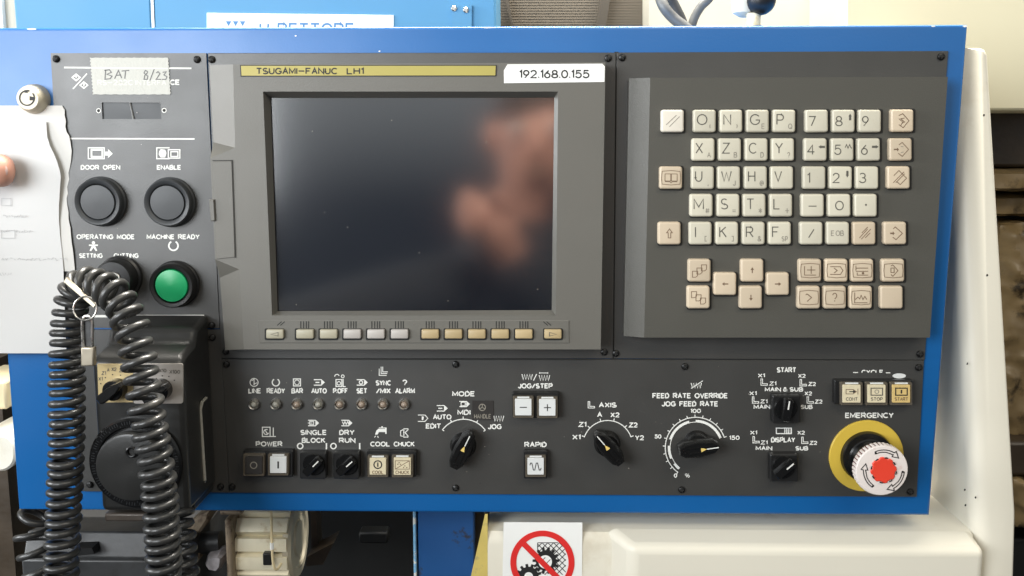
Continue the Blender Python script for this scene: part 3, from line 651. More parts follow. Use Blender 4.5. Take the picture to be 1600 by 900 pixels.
            if big == 'shift': r([(-2,7),(2,7),(2,-1),(4.5,-1),(0,-7),(-4.5,-1),(-2,-1)],1.2,q,True)
            if big == 'dollar': r([(-6,-8),(0,-11),(10,0),(1,11),(-6,6)],1.2,q); r([(3,-4),(-3,-3),(3,2),(-2,5)],1.2,q,l=1); r([(-6,-3),(0,2),(-3,8)],1.0,q,l=2)
            if big == 'input': r([(-3,-7),(2,-11),(12,0),(2,11),(-4,6)],1.1,q); fi([(-11,-1),(-6,-1),(-6,-3),(-3,0),(-6,3),(-6,1),(-11,1)],q,1); r([(0,-5),(4,-4)],1,fa,l=2); r([(0,5),(4,4)],1,fa,l=2)
            if big == 'cancel': r([(-8,-3),(0,-11),(12,1),(2,11),(-4,6)],1.1,q); r([(-9,8),(8,-9)],1.1,q,l=1); r([(-5,8),(9,-6)],1.1,q,l=2)
            if big == 'slashes': r([(-8,7),(5,-7)],1.1,q); r([(-4,-1),(5,-10)],1.1,q,l=1); r([(-5,9),(10,-7)],1.1,q,l=2); r([(1,7),(9,-1)],1.1,q,l=3)
            if big == 'insert': r([(-3,-7),(0,-10),(11,0),(1,10),(-4,6)],1.2,q); fi([(-8,-1.2),(-4,-1.2),(-4,-3),(-1,0),(-4,3),(-4,1.2),(-8,1.2)],q,1)
            if big in ('pagesup','pagesdown'):
                s = -1 if big == 'pagesup' else 1
                for i in range(3):
                    cx, cy = (i-1)*7, s*(i-1)*5
                    r([(cx-4,cy-4),(cx+4,cy-4),(cx+4,cy+3),(cx+1,cy+5.5),(cx-4,cy+5.5)],1.1,q,True,i)
            if big in ('up','down'):
                s = 1 if big == 'up' else -1; r([(0,4*s),(0,-2*s)],1.6,q); fi([(-2.8,-1*s),(2.8,-1*s),(0,-5*s)],q,1)
            if big in ('left','right'):
                s = 1 if big == 'left' else -1; r([(5*s,0),(-2*s,0)],1.8,q); fi([(-1*s,-2.8),(-1*s,2.8),(-5*s,0)],q,1)
            if big in ('pos','prog','offset','custom','system','help','graph'): scr()
            if big == 'pos': r([(-9,-7),(-9,7),(9,7)],1.2,q,l=1); r([(-5,-1),(8,-1)],1.3,q,l=2); r([(1.5,-7),(1.5,5)],1.3,q,l=3)
            if big == 'prog': r([(-10,-6),(6,-6),(10,0),(6,6),(-10,6)],1.2,q,l=1); r([(-4,-4),(1,0),(-4,4)],1.3,q,l=2)
            if big == 'offset': r([(-10,-4),(9,-4)],1.3,q,l=1); r([(-10,-8),(-10,0)],1.1,q,l=2); r([(-10,1),(9,1)],1.1,q,l=3); r([(-8,3),(-8,7),(9,7)],1.2,q,l=4); fi(arc(1,4,2,2,0,320,8),q,5)
            if big == 'custom': r([(-4,-7),(-1,-9),(7,0),(-1,9),(-4,6)],1.2,q,l=1); r([(-4,-4),(1,-4),(1,3),(-4,3)],1.2,q,True,2)
            if big == 'system': r([(-3,-6),(4,0),(-3,6)],1.3,q,l=1); r([(-3,-6),(-5,-4)],1.3,q,l=2)
            if big == 'help': stroke_text(mb, '?', x-4.5, y-7, 10, 13, 1.2, H2+0.00003, q)
            if big == 'graph': r([(-10,-8),(-10,8),(10,8)],1.2,q,l=1); r([(-9,3),(-5,-1),(-2,2),(0,-4),(3,3),(6,-2),(9,3)],1.2,q,l=2)
        kk = mb.build('key', o, smooth=50); kk.rotation_euler = (random.uniform(-.012,.012), random.uniform(-.008,.008), random.uniform(-.012,.012))
        nm = {'-':'minus', '.':'decimal point', '/':'slash', 'EOB':'EOB'}
        if kind in (None, 'num', 'mid', 'small'): kk['label'] = 'cream key marked ' + nm.get(big, big)
        elif big == '': kk['label'] = 'blank beige key'
        else: kk['label'] = {'reset':'pale reset key with two thin slashes','book':'beige key with open book symbol','shift':'beige key with hollow up arrow','dollar':'beige key with dollar shaped sign in a diamond',
            'input':'beige key with arrow into dotted diamond','cancel':'beige key with crossed out diamond','slashes':'beige key with three slashes','insert':'beige key with arrow into diamond','pagesup':'beige key with pages rising to the right',
            'pagesdown':'beige key with pages falling to the right','up':'beige up arrow key','down':'beige down arrow key','left':'beige left arrow key','right':'beige right arrow key','pos':'beige key with a cross in axes',
            'prog':'beige key with nested arrows in a frame','offset':'beige key with ruler lines in a frame','custom':'beige key with a square in a diamond','system':'beige key with an angle bracket in a frame','help':'beige question mark key','graph':'beige key with a zigzag graph'}[big]
    return o
keypad = build_keypad()

# ---- round push buttons of the left plate
def round_button(px, py, ring_r, cap_r, capm, label, hr=0.011, dome=0.0004):
    k = SX(px, py, hr); c = XZ(px, py, hr); r = ring_r*k; r2 = cap_r*k
    mb = MB()
    mb.lathe(c, [(r*1.06,HP),(r*1.06,HP+0.002),(r,HP+0.003),(r,hr-0.003),(r*.985,hr-0.001),(r*.94,hr),(r2*1.1,hr-0.0006),(r2*1.02,hr-0.002),(r2*1.02,hr-0.006)], MT['greyb'] if capm is MT['greyb'] else MT['black'], 56, cap1=False)
    o = mb.build('push_button', console, smooth=40); o['label'] = label
    mb = MB()
    mb.lathe(c, [(r2,hr-0.006),(r2,hr-0.0015),(r2*.97,hr-0.0006),(r2*.6,hr-0.0006+dome*.6),(r2*.05,hr-0.0006+dome)], capm, 48)
    mb.build('button_cap', o, smooth=40); return o
round_button(151.5, 316, 37, 27, MT['greyb'], 'dark grey round button below the words DOOR OPEN')
round_button(260.5, 317, 37, 27, MT['greyb'], 'dark grey round button below the word ENABLE')
round_button(267, 447, 35, 25.5, MT['green'], 'green round button in a black ring', hr=0.014, dome=0.002)
# key operated mode switch, mostly behind the cord
mb = MB(); c = XZ(176, 437, 0.018); k = SX(176,437,0.018)
mb.lathe(c, [(34*k,HP),(34*k,HP+0.004),(31*k,HP+0.005),(30*k,0.016),(27*k,0.018),(14*k,0.018),(13.5*k,0.016)], MT['black'], 48)
mb.lathe(c, [(12*k,0.012),(12*k,0.0175),(11*k,0.018)], MT['steel'], 32)
mb.build('key_switch', console)

# ---- indicator lamps
for i, x in enumerate((395.5,429.5,462.3,496,529.7,564,597.5,630.7)):
    hr = 0.006; y = 633; k = SX(x,y,hr); c = XZ(x,y,hr); mb = MB()
    mb.lathe(c, [(8.9*k,HP),(8.9*k,HP+0.0012),(8.2*k,hr-0.0006),(7.2*k,hr),(6.0*k,hr-0.0006),(5.6*k,hr-0.003)], MT['steel'], 28, cap1=False)
    o = mb.build('indicator_lamp', console)
    mb = MB(); mb.lathe(c, [(5.6*k,hr-0.003),(4.6*k,hr-0.0012),(2.6*k,hr-0.0002),(0.3*k,hr+0.0002)], MT['lens' if i < 2 or i == 3 else 'lensr'], 24)
    mb.build('lens', o)

# ---- square push buttons
def button_block(x0, y0, x1, y1, caps, label=None):
    mb = MB(); hh = 0.008
    mb.prism(W(rrect((x0+x1)/2,(y0+y1)/2,x1-x0,y1-y0,2.5), hh), [(0,HP),(0,hh-0.0006),(0.0006,hh)], MT['black'])
    o = mb.build('button_block', console, smooth=40)
    if label: o['label'] = label
    for x, y, s, m, draw, lb in caps:
        mb = MB(); hc = hh+0.0045; hz = hc+0.0001
        mb.prism(W(rrect(x,y,s+7,s+8,2), hc-0.0015), [(0,hh-0.001),(0,hc-0.0022),(0.0004,hc-0.0014)], MT['rim'])
        mb.prism(W(rrect(x,y,s,s,1.2), hc), [(0,hc-0.003),(0,hc-0.0004),(0.0003,hc)], MT[m])
        mb.prism(W(box_(x-s*.36,y-s/2-3.6,x+s*.36,y-s/2-1.4), hc-0.001), [(0,hc-0.0025),(0,hc-0.001)], MT['capw' if m != 'capd' else 'rim'])
        def r(pts, w=1.3, mm='ink', closed=False, l=0): mb.ribbon([(x+a,y+b) for a,b in pts], w, hz+l*0.00001, MT[mm], closed)
        draw(mb, x, y, r, hz)
        b = mb.build('button_cap', o, smooth=40); b['label'] = lb
def d_minus(mb,x,y,r,h): r([(-5.5,0),(5.5,0)],1.5)
def d_plus(mb,x,y,r,h): r([(-5.5,0),(5.5,0)],1.5); r([(0,-5.5),(0,5.5)],1.5,l=1)
def d_O(mb,x,y,r,h): r(arc(0,0,5,5,0,345,18),1.5,'faint',True)
def d_I(mb,x,y,r,h): r([(0,-5.5),(0,5.5)],2.6)
def d_wave(mb,x,y,r,h): r([(-9,-2),(-8,-5.5),(-6,-5.5),(-5,-1),(-3.5,5.5),(-1.5,5.5),(-.5,1),(1,-5.5),(3,-5.5),(4,-1),(5.5,5.5),(7.5,5.5),(8.5,2)],1.3)
def d_cool(mb,x,y,r,h): r(arc(0,-3,6,6,0,345,20),1.9,'ink',True); r([(0,-6.5),(0,0.5)],2,l=1); mb.text('COOL',x,y+9,17.5,5.4,h+0.00003,MT['brownl'],0.17)
def d_chuck(mb,x,y,r,h):
    r(box_(-11,-9,11,4),1.0,'brownl',True); r([(-11,4),(11,-9)],1,'brownl',l=1)
    for a,b in ((-5,-6),(-7,-3.5),(-3,-3.5),(4,-1),(7,1.5),(2,1.5)): mb.fill(arc(x+a,y+b,1,1,0,320,6),h,MT['brownl'])
    mb.text('CHUCK',x,y+9,21.5,5.4,h+0.00003,MT['brownl'],0.17)
def d_cont(mb,x,y,r,h):
    r([(-9,-7),(2,-7),(7,-3.5),(2,0),(-9,0)],1.1,'brownl',True); mb.fill([(x-4,y-4.3),(x+2,y-4.3),(x+2,y-6),(x+6,y-3.5),(x+2,y-1),(x+2,y-2.7),(x-4,y-2.7)],h+0.00002,MT['ink']); r([(9.5,-8),(9.5,1)],1.1,'brownl'); mb.text('CONT',x,y+8,18.5,5.6,h,MT['legend'],0.17)
def d_stop(mb,x,y,r,h): r(box_(-9,-9,9,2),1.6,'legend',True); r(arc(0,-3.5,3,3,0,330,8),1.1,'faint',True,1); mb.text('STOP',x,y+8,18.5,5.6,h,MT['legend'],0.17)
def d_start(mb,x,y,r,h): r(box_(-9,-9,9,2),1.8,'ink',True); r([(0,-6.5),(0,-.5)],2.4,l=1); mb.text('START',x,y+8,21,5.6,h,MT['brownl'],0.17)
button_block(379.5,704,457.5,745.5, [(396.3,727,27,'capd',d_O,'dark square cap marked O'),(434.6,726.5,26,'capw',d_I,'white square cap marked I')])
button_block(573,705,650.5,745.5, [(590.3,729,26,'capy',d_cool,'cream square cap marked COOL'),(628.6,729,27,'capy',d_chuck,'cream square cap marked CHUCK')])
button_block(800.5,613.5,873.5,653.5, [(817.7,636.5,26,'capw',d_minus,'white square cap marked minus'),(855.3,637,26,'capw',d_plus,'white square cap marked plus')])
button_block(818.5,705,856,748, [(837,729,26,'capw',d_wave,'white square cap with a wave line')])
button_block(1304,594,1427,632, [(1331,615.5,28,'capy',d_cont,'cream square cap marked CONT'),(1370,615.5,28,'capy',d_stop,'cream square cap marked STOP'),(1408.5,615.5,28,'capo',d_start,'amber square cap marked START')])

# ---- rotary knobs: round skirt with a wing handle; ang = direction the pointer shows, 0 = right, counter-clockwise
def knob(px, py, ang, label):
    c = P(px, py, HP); mb = MB(); cx, cz = c.x, c.z; mm = 0.001
    mb.lathe((cx,cz), [(10.2*mm,HP),(10.2*mm,HP+0.002),(9.6*mm,HP+0.003),(8.8*mm,HP+0.008),(8.2*mm,HP+0.009)], MT['blackg'], 40)
    a = math.radians(ang); d = Vector((math.cos(a), math.sin(a))); n = Vector((-d.y, d.x))
    def q(u, w_): p = Vector((cx,cz)) + d*u*mm + n*w_*mm; return (p.x, p.y)
    wing = [q(15,1.2),(q(11,5.0)),q(0,6.6),q(-11,5.6),q(-15.5,3.0),q(-15.5,-3.0),q(-11,-5.6),q(0,-6.6),q(11,-5.0),q(15,-1.2)]
    wing2 = [q(14.4,.9),(q(10.5,3.8)),q(0,5.0),q(-10.5,4.2),q(-14.6,2.4),q(-14.6,-2.4),q(-10.5,-4.2),q(0,-5.0),q(10.5,-3.8),q(14.4,-.9)]
    rings = [[(x,-(HP+0.004),z) for x,z in wing],[(x,-(HP+0.015),z) for x,z in wing],[(x,-(HP+0.0175),z) for x,z in wing2]]
    mb.loft(rings, MT['blackg'], False, True)
    ht = HP+0.0175
    for s in (-1, 1):   # two ridges along the back
        a0, a1, b1, b0 = q(12,s*1.5), q(-9,s*1.7), q(-9,s*2.5), q(12,s*2.3)
        mb.prism([a0,a1,b1,b0], [(0,ht-0.001),(0,ht+0.0008)], MT['blackg'])
    sc_ = q(-12,0); mb.lathe(sc_, [(1.7*mm,ht-0.001),(1.7*mm,ht+0.0003),(1.2*mm,ht+0.0003),(1.1*mm,ht-0.0004)], MT['screw'], 14)
    o = mb.build('rotary_knob', console, smooth=40); o['label'] = label
    mb = MB(); z = ht+0.0003
    tri = [q(5.0,0), q(0.6,1.75), q(0.6,-1.75)]; mb.prism(tri, [(0,ht-0.001),(0,z)], MT['arrow'])
    ln = [q(14,.35), q(5.0,.35), q(5.0,-.35), q(14,-.35)]; mb.prism(ln, [(0,ht-0.001),(0,z)], MT['white'])
    cr_ = [q(8.0,1.4), q(7.5,1.4), q(7.5,-1.4), q(8.0,-1.4)]; 
    mb.build('pointer', o, smooth=None)
knob(724, 695, 64, 'black wing knob pointing towards the HANDLE sticker')
knob(948.5, 692, 130, 'black wing knob pointing between X1 and Z1')
knob(1088, 692, 9, 'black wing knob pointing towards 150')
def square_knob(px, py, half, ang, label, wing=True):
    hh = 0.010; k = SX(px,py,hh); mb = MB()
    mb.prism(W(rrect(px,py,half*2,half*2,3), hh), [(0,HP),(0,hh-0.0008),(0.0008,hh)], MT['black'])
    c = XZ(px,py,hh+0.004); r = half*k*.84
    mb.lathe(c, [(r,hh),(r,hh+0.001),(r*.92,hh+0.002)], MT['blackg'], 36)
    a = math.radians(ang); d = Vector((math.cos(a), math.sin(a))); n = Vector((-d.y, d.x))
    def q(u, w_): p = Vector(c) + d*u*r + n*w_*r; return (p.x, p.y)
    hw = hh+0.008
    mb.prism([q(.98,.26),q(.85,.38),q(-.85,.38),q(-.98,.26),q(-.98,-.26),q(-.85,-.38),q(.85,-.38),q(.98,-.26)], [(0,hh),(0,hw-0.001),(0.0006,hw)], MT['blackg'])
    o = mb.build('rotary_knob', console, smooth=40); o['label'] = label
    mb = MB(); mb.prism([q(.86,.05),q(.12,.05),q(.12,-.05),q(.86,-.05)], [(0,hw-0.001),(0,hw+0.0003)], MT['white']); mb.build('pointer', o, smooth=None)
square_knob(489, 728, 20.5, 45, 'small square black knob below SINGLE BLOCK')
square_knob(541, 728, 20.5, 42, 'small square black knob below DRY RUN')
square_knob(1229, 640, 22, 84, 'square black knob below MAIN and SUB')
square_knob(1225.5, 732, 22, 42, 'square black knob below DISPLAY')

# ---- emergency stop
mb = MB(); c = XZ(1354, 713, 0.004); k = SX(1354,713,0.004)
mb.lathe(c, [(58*k,HP),(58*k,0.0034),(57*k,0.004),(41*k,0.004),(40*k,0.003)], MT['yellow'], 72)
es = mb.build('emergency_stop', console); es['label'] = 'emergency stop with yellow collar and faded pink cap'
mb = MB()
mb.lathe(c, [(40.5*k,0.003),(40.5*k,0.007),(39*k,0.0085),(31*k,0.009),(29*k,0.010),(28*k,0.017),(22*k,0.018),(20*k,0.024)], MT['blackg'], 56)
mb.build('neck', es)
HM = 0.037; c2 = c; k2 = SX(1381,735,HM); mb = MB(); R_ = 41.6*k2; n = 80
prof = [(0.80,HM-0.0105),(0.97,HM-0.009),(1.0,HM-0.0078),(1.0,HM-0.003),(0.985,HM-0.0012),(0.95,HM-0.0002),(0.80,HM),(0.48,HM+0.0002)]
rings = []
for f_, h_ in prof:
    ring = []
    for j in range(n*2):
        r_ = R_*f_*((1.0 if j % 4 < 2 else 0.95) if 0.99 < f_ <= 1.0 else 1.0); a = 2*PI*j/(2*n)
        ring.append((c2[0]+r_*math.cos(a), -h_, c2[1]+r_*math.sin(a)))
    rings.append(ring)
mb.loft(rings, MT['mush'], True, True)
kd = mb.mi(MT['redd'])
for j in range(2*n):
    if j % 4 == 2:
        for rr_i in (1, 2): mb.m[rr_i*2*n + j] = kd
cp = P(1381,735,HM); 
def mp(r, a): return (1381+r*math.cos(math.radians(a)), 735-r*math.sin(math.radians(a)))
for a0 in (95, 215, 335):     # three outlined turn arrows
    o_ = [mp(32,a0+20+t) for t in range(0,-58,-8)]
    i_ = [mp(28.5,a0+20+t) for t in range(-56,8,8)]
    tip = [mp(35.5,a0-38), mp(30,a0-55), mp(25,a0-36)]
    mb.ribbon(o_[:-1]+[mp(32,a0-36)]+tip+[mp(28.5,a0-36)]+i_[3:]+[mp(28.5,a0+20)], 1.5, HM+0.0003, MT['ink'], True)
hd_ = mb.build('mushroom_cap', es, smooth=30)
mb = MB(); mb.prism(W([mp(20.5 if i % 6 < 3 else 18.4, i*360/48) for i in range(48)], HM+0.0012), [(0,HM-0.001),(0,HM+0.0008),(0.0006,HM+0.0012)], MT['red'])
for i in range(8): 
    a = i*45+33; mb.ribbon([mp(19.6,a-8), mp(19.9,a), mp(19.6,a+8)], 2.0, HM+0.0016, MT['ink'])
mb.build('centre_disc', es, smooth=30)

# ================================================================ things stuck on the console
mb = MB(); zt = HI+0.0005
edge = [(140.5,90)]
for i in range(31): edge.append((141+i*121.5/30, 90.2+0.3*math.sin(i*2.1)))
for i in range(23): edge.append((262.5+i*3.6/22 + (0.9 if i % 2 else -0.6), 90.5+i*57/22))
for i in range(31): edge.append((266-i*121/30, 147.6+0.3*math.sin(i*1.7)))
for i in range(23): edge.append((145.2-i*4.6/22 + (0.9 if i % 2 else -0.6), 147.3-i*57/22))
mb.prism(W(edge, zt), [(0,HI+0.0001),(0,zt)], MT['tape'])
mb.ribbon([(142,106),(262.5,107)], 2.2, zt+0.00005, MT['tapeg']); mb.text('RS-232C INTERFA', 206, 129, 108, 8.6, zt+0.00005, MT['tapeg'], .18)
zz = zt+0.0001
def hand(pts, w=1.5): mb.ribbon(pts, w, zz, MT['grey_ink'])
hand([(165,109),(164,123)]); hand([(163,110),(171,109),(174,113),(167,116),(175,119),(172,123),(163,124)])
hand([(179,123),(185,110),(190,122)]); hand([(181,118),(189,117)]); hand([(190,111),(202,110)]); hand([(196,111),(195,123)])
hand([(231,112),(227,110),(225,114),(231,119),(230,124),(225,124),(226,118),(231,113)]); hand([(241,108),(234,126)])
hand([(244,114),(247,112),(250,115),(244,124),(252,124)]); hand([(254,113),(260,112),(256,117),(261,120),(259,124),(253,124)])
t = mb.build('tape_strip', None); tag(t, 'translucent strip of masking tape with BAT 8/23 written on it by hand', 'tape')
mb = MB(); zl = HD+0.0003
mb.prism(W([(793,100.5),(941,99.5),(945,103.5),(944.5,128),(787.5,130),(787.3,110)], zl), [(0,HD+0.00005),(0,zl)], MT['label'])
mb.text('192.168.0.155', 866, 115.8, 110, 13.4, zl+0.0001, MT['ink'], 0.165)
t = mb.build('address_label', None); tag(t, 'white printed label reading 192.168.0.155 stuck above the screen', 'label')
mb = MB(); zs = HI+0.0004
mb.prism(W([(738,626),(771,626),(771,656.5),(738,656.5)], zs), [(0,HI+0.0001),(0,zs)], MT['capd'])
mb.ribbon(arc(753.5,636.5,5,5,0,345,18), 1.4, zs+0.0001, MT['faint'], True); 
for a in (90,210,330): mb.ribbon([(753.5,636.5),(753.5+4.5*math.cos(math.radians(a)),636.5-4.5*math.sin(math.radians(a)))], 1.3, zs+0.00012+a*1e-8, MT['faint'])
mb.text('HANDLE', 754, 650.5, 26.5, 7.0, zs+0.0001, MT['faint'], 0.15)
t = mb.build('mode_sticker', None); tag(t, 'small dark square sticker reading HANDLE beside the mode dial', 'sticker')

# ================================================================ paper notes
def sheet(name, left, right_edge, top, bottom, hfun, m, marks=None):
    mb = MB(); rows = len(right_edge)-1; colsn = 10; vs = []
    for i in range(rows+1):
        xr, y = right_edge[i]
        for j in range(colsn+1):
            x = left + (xr-left)*j/colsn; vs.append(tuple(P(x, y, hfun(j/colsn, i/rows))))
    fs = [(i*(colsn+1)+j, i*(colsn+1)+j+1, (i+1)*(colsn+1)+j+1, (i+1)*(colsn+1)+j) for i in range(rows) for j in range(colsn)]
    bk = [(x, y+0.00025, z) for x, y, z in vs]; o_ = len(vs)
    mb.add(vs + bk, fs + [tuple(q+o_ for q in f) for f in fs] +
           [(i*(colsn+1)+colsn, (i+1)*(colsn+1)+colsn, o_+(i+1)*(colsn+1)+colsn, o_+i*(colsn+1)+colsn) for i in range(rows)] +
           [(rows*(colsn+1)+j, rows*(colsn+1)+j+1, o_+rows*(colsn+1)+j+1, o_+rows*(colsn+1)+j) for j in range(colsn)] +
           [(j, j+1, o_+j+1, o_+j) for j in range(colsn)], m)
    if marks: marks(mb)
    return mb.build(name, None, smooth=60)
rb = [(97,165),(101,172),(101,180),(103,190),(102,198),(104,206),(108,212),(110,222),(112,236),(111,250),(109,262),(107,270),(108,280),(105,292),(106,302),(104,310),(105,320),(107,332),(107,342),(110,356),(111,370),(112,380),(114,392),(115,402),(116,412),(117,424)]
t = sheet('paper_sheet', -60, rb, 165, 424, lambda u, v: 0.0030+0.0008*math.sin(v*9)*u, MT['paper2'])
tag(t, 'old paper sheet with torn right edge, behind the other sheet', 'paper sheet')
ra = [(72,190),(73,205),(74,215),(78,228),(84,240),(89,252),(93,265),(95,276),(94,290),(93,305),(92,325),(92,345),(94,370),(97,395),(99,420),(100,450),(101,480),(102,505),(103,530),(104,552)]
def marks(mb):
    def z(x, y): return 0.0056 + 0.0012*math.sin((y-190)/362*7)*(x+60)/160 + 0.0003
    for (x0, y0, n_, w_) in ((5,338,9,3.2),(0,361,13,3.2),(2,405,16,5),(0,428,5,3)):
        for i in range(n_):
            x = x0+i*w_*1.3; p = [(x+random.uniform(-1,1)+q*w_*.4, y0+random.uniform(-2.4,2.4)) for q in range(3)]
            mb.ribbon(p, 0.8, z(x, y0), MT['pencil'])
    for bx in ((2,310,17,321),(2,360,23,372)): mb.ribbon(box_(*bx), 0.8, z(bx[0], bx[1]), MT['pencil'], True)
t = sheet('paper_sheet', -60, ra, 190, 552, lambda u, v: 0.0056+0.0012*math.sin(v*7)*u, MT['paper'], marks)
tag(t, 'large white paper note with faint pencil writing, held by a fingertip', 'paper sheet')

# ================================================================ handwheel pendant hung on the lower left plate
HB = 0.062
pend = thing('handwheel_pendant', P(235, 800, 0.03), 'black handwheel pendant with yellow and grey dial plate, hung behind the coiled cord', 'control pendant')
xl = P(151, 690, HB).x; xr = P(291, 690, HB).x
def zz_(py, h): return P(220, py, h).z
prof = [(HP, zz_(800,HB)), (HB, zz_(800,HB)), (HB, zz_(566,HB)), (HB-0.006, zz_(556,HB)), (0.036, zz_(536,0.036)), (0.030, zz_(512,0.030)), (HP, zz_(500,0.028))]
mb = MB(); mb.loft([[(xl,-h,z) for h,z in prof], [(xr,-h,z) for h,z in prof]], MT['pbody'])
body = mb.build('body', pend, smooth=30, bevel=(0.004, 3))
mb = MB()
mb.box((P(163,810,HB-0.004).x, -(HB-0.004), zz_(819,HB)), (P(246,810,HB-0.01).x, -0.004, zz_(806,HB)), MT['lipm'])
mb.build('bottom_bracket', pend, bevel=(0.0015,2))
mb = MB(); zp = HB+0.0008
mb.prism(W([(152,569),(208,569),(207.5,628.5),(154,629)], zp), [(0,HB-0.001),(0,zp)], MT['ply'])
mb.prism(W(rrect(247,599.5,77,62,3), zp-0.0002), [(0,HB-0.001),(0,zp-0.0002)], MT['plg'])
zq = zp+0.0002
for t_, x, y, w_ in (('X1',157,592,7),('Z1',162,583,7),('A',169,578,4),('X2',178,577,8),('Z2',190,579,8),('X1',242,581,8),('X10',254,579,12),('X100',273,581,17)): mb.text(t_, x, y, w_, 5.8, zq, MT['legend'], 0.17)
for a in (40,70,100,130,160): mb.fill(arc(180+24*math.cos(math.radians(a)), 607-22*math.sin(math.radians(a)), 1.1, 1.1, 0, 320, 6), zq, MT['ink']); mb.fill(arc(257+20*math.cos(math.radians(a)), 607-20*math.sin(math.radians(a)), 1.1, 1.1, 0, 320, 6), zq, MT['ink'])
mb.build('dial_plate', pend, smooth=None)
def pknob(px, py, ang):
    c = XZ(px,py,HB); mb = MB(); hb = HB+0.016
    mb.lathe(c, [(0.0075,HB),(0.0072,HB+0.009),(0.0062,HB+0.010)], MT['blackg'], 28)
    a = math.radians(ang); d = Vector((math.cos(a),math.sin(a))); n = Vector((-d.y,d.x))
    def q(u,w_): p = Vector(c)+d*u+n*w_; return (p.x,p.y)
    mb.prism([q(.010,.0015),q(.004,.0034),q(-.008,.0034),q(-.010,.002),q(-.010,-.002),q(-.008,-.0034),q(.004,-.0034),q(.010,-.0015)], [(0,HB+0.008),(0,hb-0.001),(0.0008,hb)], MT['blackg'])
    mb.build('selector_knob', pend, smooth=40)
pknob(184, 606, 38); pknob(254, 607, 32)
c = XZ(214, 722, HB); k = SX(214,722,HB); mb = MB()
mb.lathe(c, [(72*k,HB),(72*k,HB+0.0025),(69*k,HB+0.0035),(59*k,HB+0.0035),(57*k,HB+0.002)], MT['blackg'], 64)
for i in range(100):
    a = 2*PI*i/100; r0 = 63*k; r1 = (68 if i % 5 else 60)*k
    d = Vector((math.cos(a),math.sin(a))); n_ = Vector((-d.y,d.x))*0.00014; cc = Vector(c)
    pts = [cc+d*r0+n_, cc+d*r1+n_, cc+d*r1-n_, cc+d*r0-n_]; mb.add([(p.x,-(HB+0.0037),p.y) for p in pts], [(0,1,2,3)], MT['greyb'])
mb.build('dial_ring', pend)
mb = MB(); mb.lathe(c, [(54*k,HB+0.002),(54*k,HB+0.010),(52.5*k,HB+0.012),(49*k,HB+0.0125),(10*k,HB+0.0120)], MT['pbody'], 64)
hw_ = mb.build('handwheel', pend)
mb = MB(); c3 = XZ(206,706,HB+0.0125); mb.lathe(c3, [(0.0042,HB+0.0115),(0.0042,HB+0.0135),(0.0034,HB+0.014),(0.0026,HB+0.0138),(0.0024,HB+0.0118)], MT['screw'], 24); mb.build('crank_socket', hw_)
# side holder on the right of the pendant
mb = MB()
mb.box((P(306,700,0.03).x, -0.045, zz_(785,0.03)), (P(311,700,0.03).x, -HP, zz_(540,0.03)), MT['pbody'])
mb.box((xr-0.001, -0.030, zz_(770,0.03)), (P(309,700,0.03).x, -HP, zz_(560,0.03)), MT['black'])
mb.build('holder_plate', pend, bevel=(0.0015,2))
mb = MB(); mb.tube([P(316,762,0.02),P(320,750,0.03),P(313,640,0.03),P(316,628,0.03),P(322,622,0.02)], 0.0012, MT['lens'], 10); mb.build('wire_bail', pend)

# ================================================================ coiled cord
def catmull(pts, n=14):
    out = []; p = [pts[0]] + pts + [pts[-1]]
    for i in range(1, len(p)-2):
        for j in range(n):
            t = j/n; out.append(0.5*((2*p[i]) + (p[i+1]-p[i-1])*t + (2*p[i-1]-5*p[i]+4*p[i+1]-p[i+2])*t*t + (3*p[i]-p[i-1]-3*p[i+1]+p[i+2])*t**3))
    out.append(p[-2]); return out
def helix(ctrl, pitches, rad, ph=0.0, per=22, radv=None):
    pts = catmull([Vector(c) for c in ctrl], 16)
    L = [0.0]
    for i in range(1, len(pts)): L.append(L[-1] + (pts[i]-pts[i-1]).length)
    tot = L[-1]
    def pos(s):
        s = max(0, min(tot, s)); lo = 0
        import bisect
        i = min(len(L)-2, max(0, bisect.bisect_right(L, s)-1)); f = (s-L[i])/max(1e-9, L[i+1]-L[i]); return pts[i].lerp(pts[i+1], f), (pts[i+1]-pts[i]).normalized()
    def pitch(s):
        u = s/tot*(len(pitches)-1); i = min(len(pitches)-2, int(u)); return pitches[i]+(pitches[i+1]-pitches[i])*(u-i)
    path = []; s = 0; a = ph; u = None
    while s < tot:
        p, t = pos(s); t = (pos(s+0.004)[0]-pos(s-0.004)[0]).normalized()
        if u is None: u = t.cross(Vector((0,1,0))).normalized()
        u = (u - t*u.dot(t)).normalized(); w = t.cross(u)
        rr_ = rad*(1+0.035*math.sin(a*0.37)+0.02*math.sin(a*1.31+s*90)) if radv is None else rad
        path.append(p + (u*math.cos(a) + w*math.sin(a))*rr_)
        a += 2*PI/per; s += pitch(s)/per*(1+0.10*math.sin(a*0.21))
    return path
mb = MB()
ctrl = [P(92,960,0.075),P(96,880,0.072),P(100,790,0.068),P(104,690,0.066),P(105,600,0.062),P(106,530,0.058),P(112,475,0.056),P(126,446,0.058),P(150,446,0.064),P(180,462,0.074),P(203,505,0.082),P(216,560,0.088),P(226,620,0.092),P(236,680,0.094),P(246,740,0.095),P(252,810,0.095),P(256,880,0.095),P(258,960,0.093)]
main = helix(ctrl, [0.0088,0.0082,0.0074,0.0072,0.0070,0.0074,0.0085,0.0104,0.0104,0.0088,0.0078,0.0074,0.0076], 0.0098)
mb.tube(main, 0.0027, MT['blackr'], 10)
ctrl2 = [P(70,960,-0.01),P(64,905,-0.012),P(56,860,-0.014),P(52,820,-0.016),P(70,785,-0.012)]
mb.tube(helix(ctrl2, [0.017,0.017,0.018], 0.0125, 1.2), 0.0027, MT['blackr'], 10)
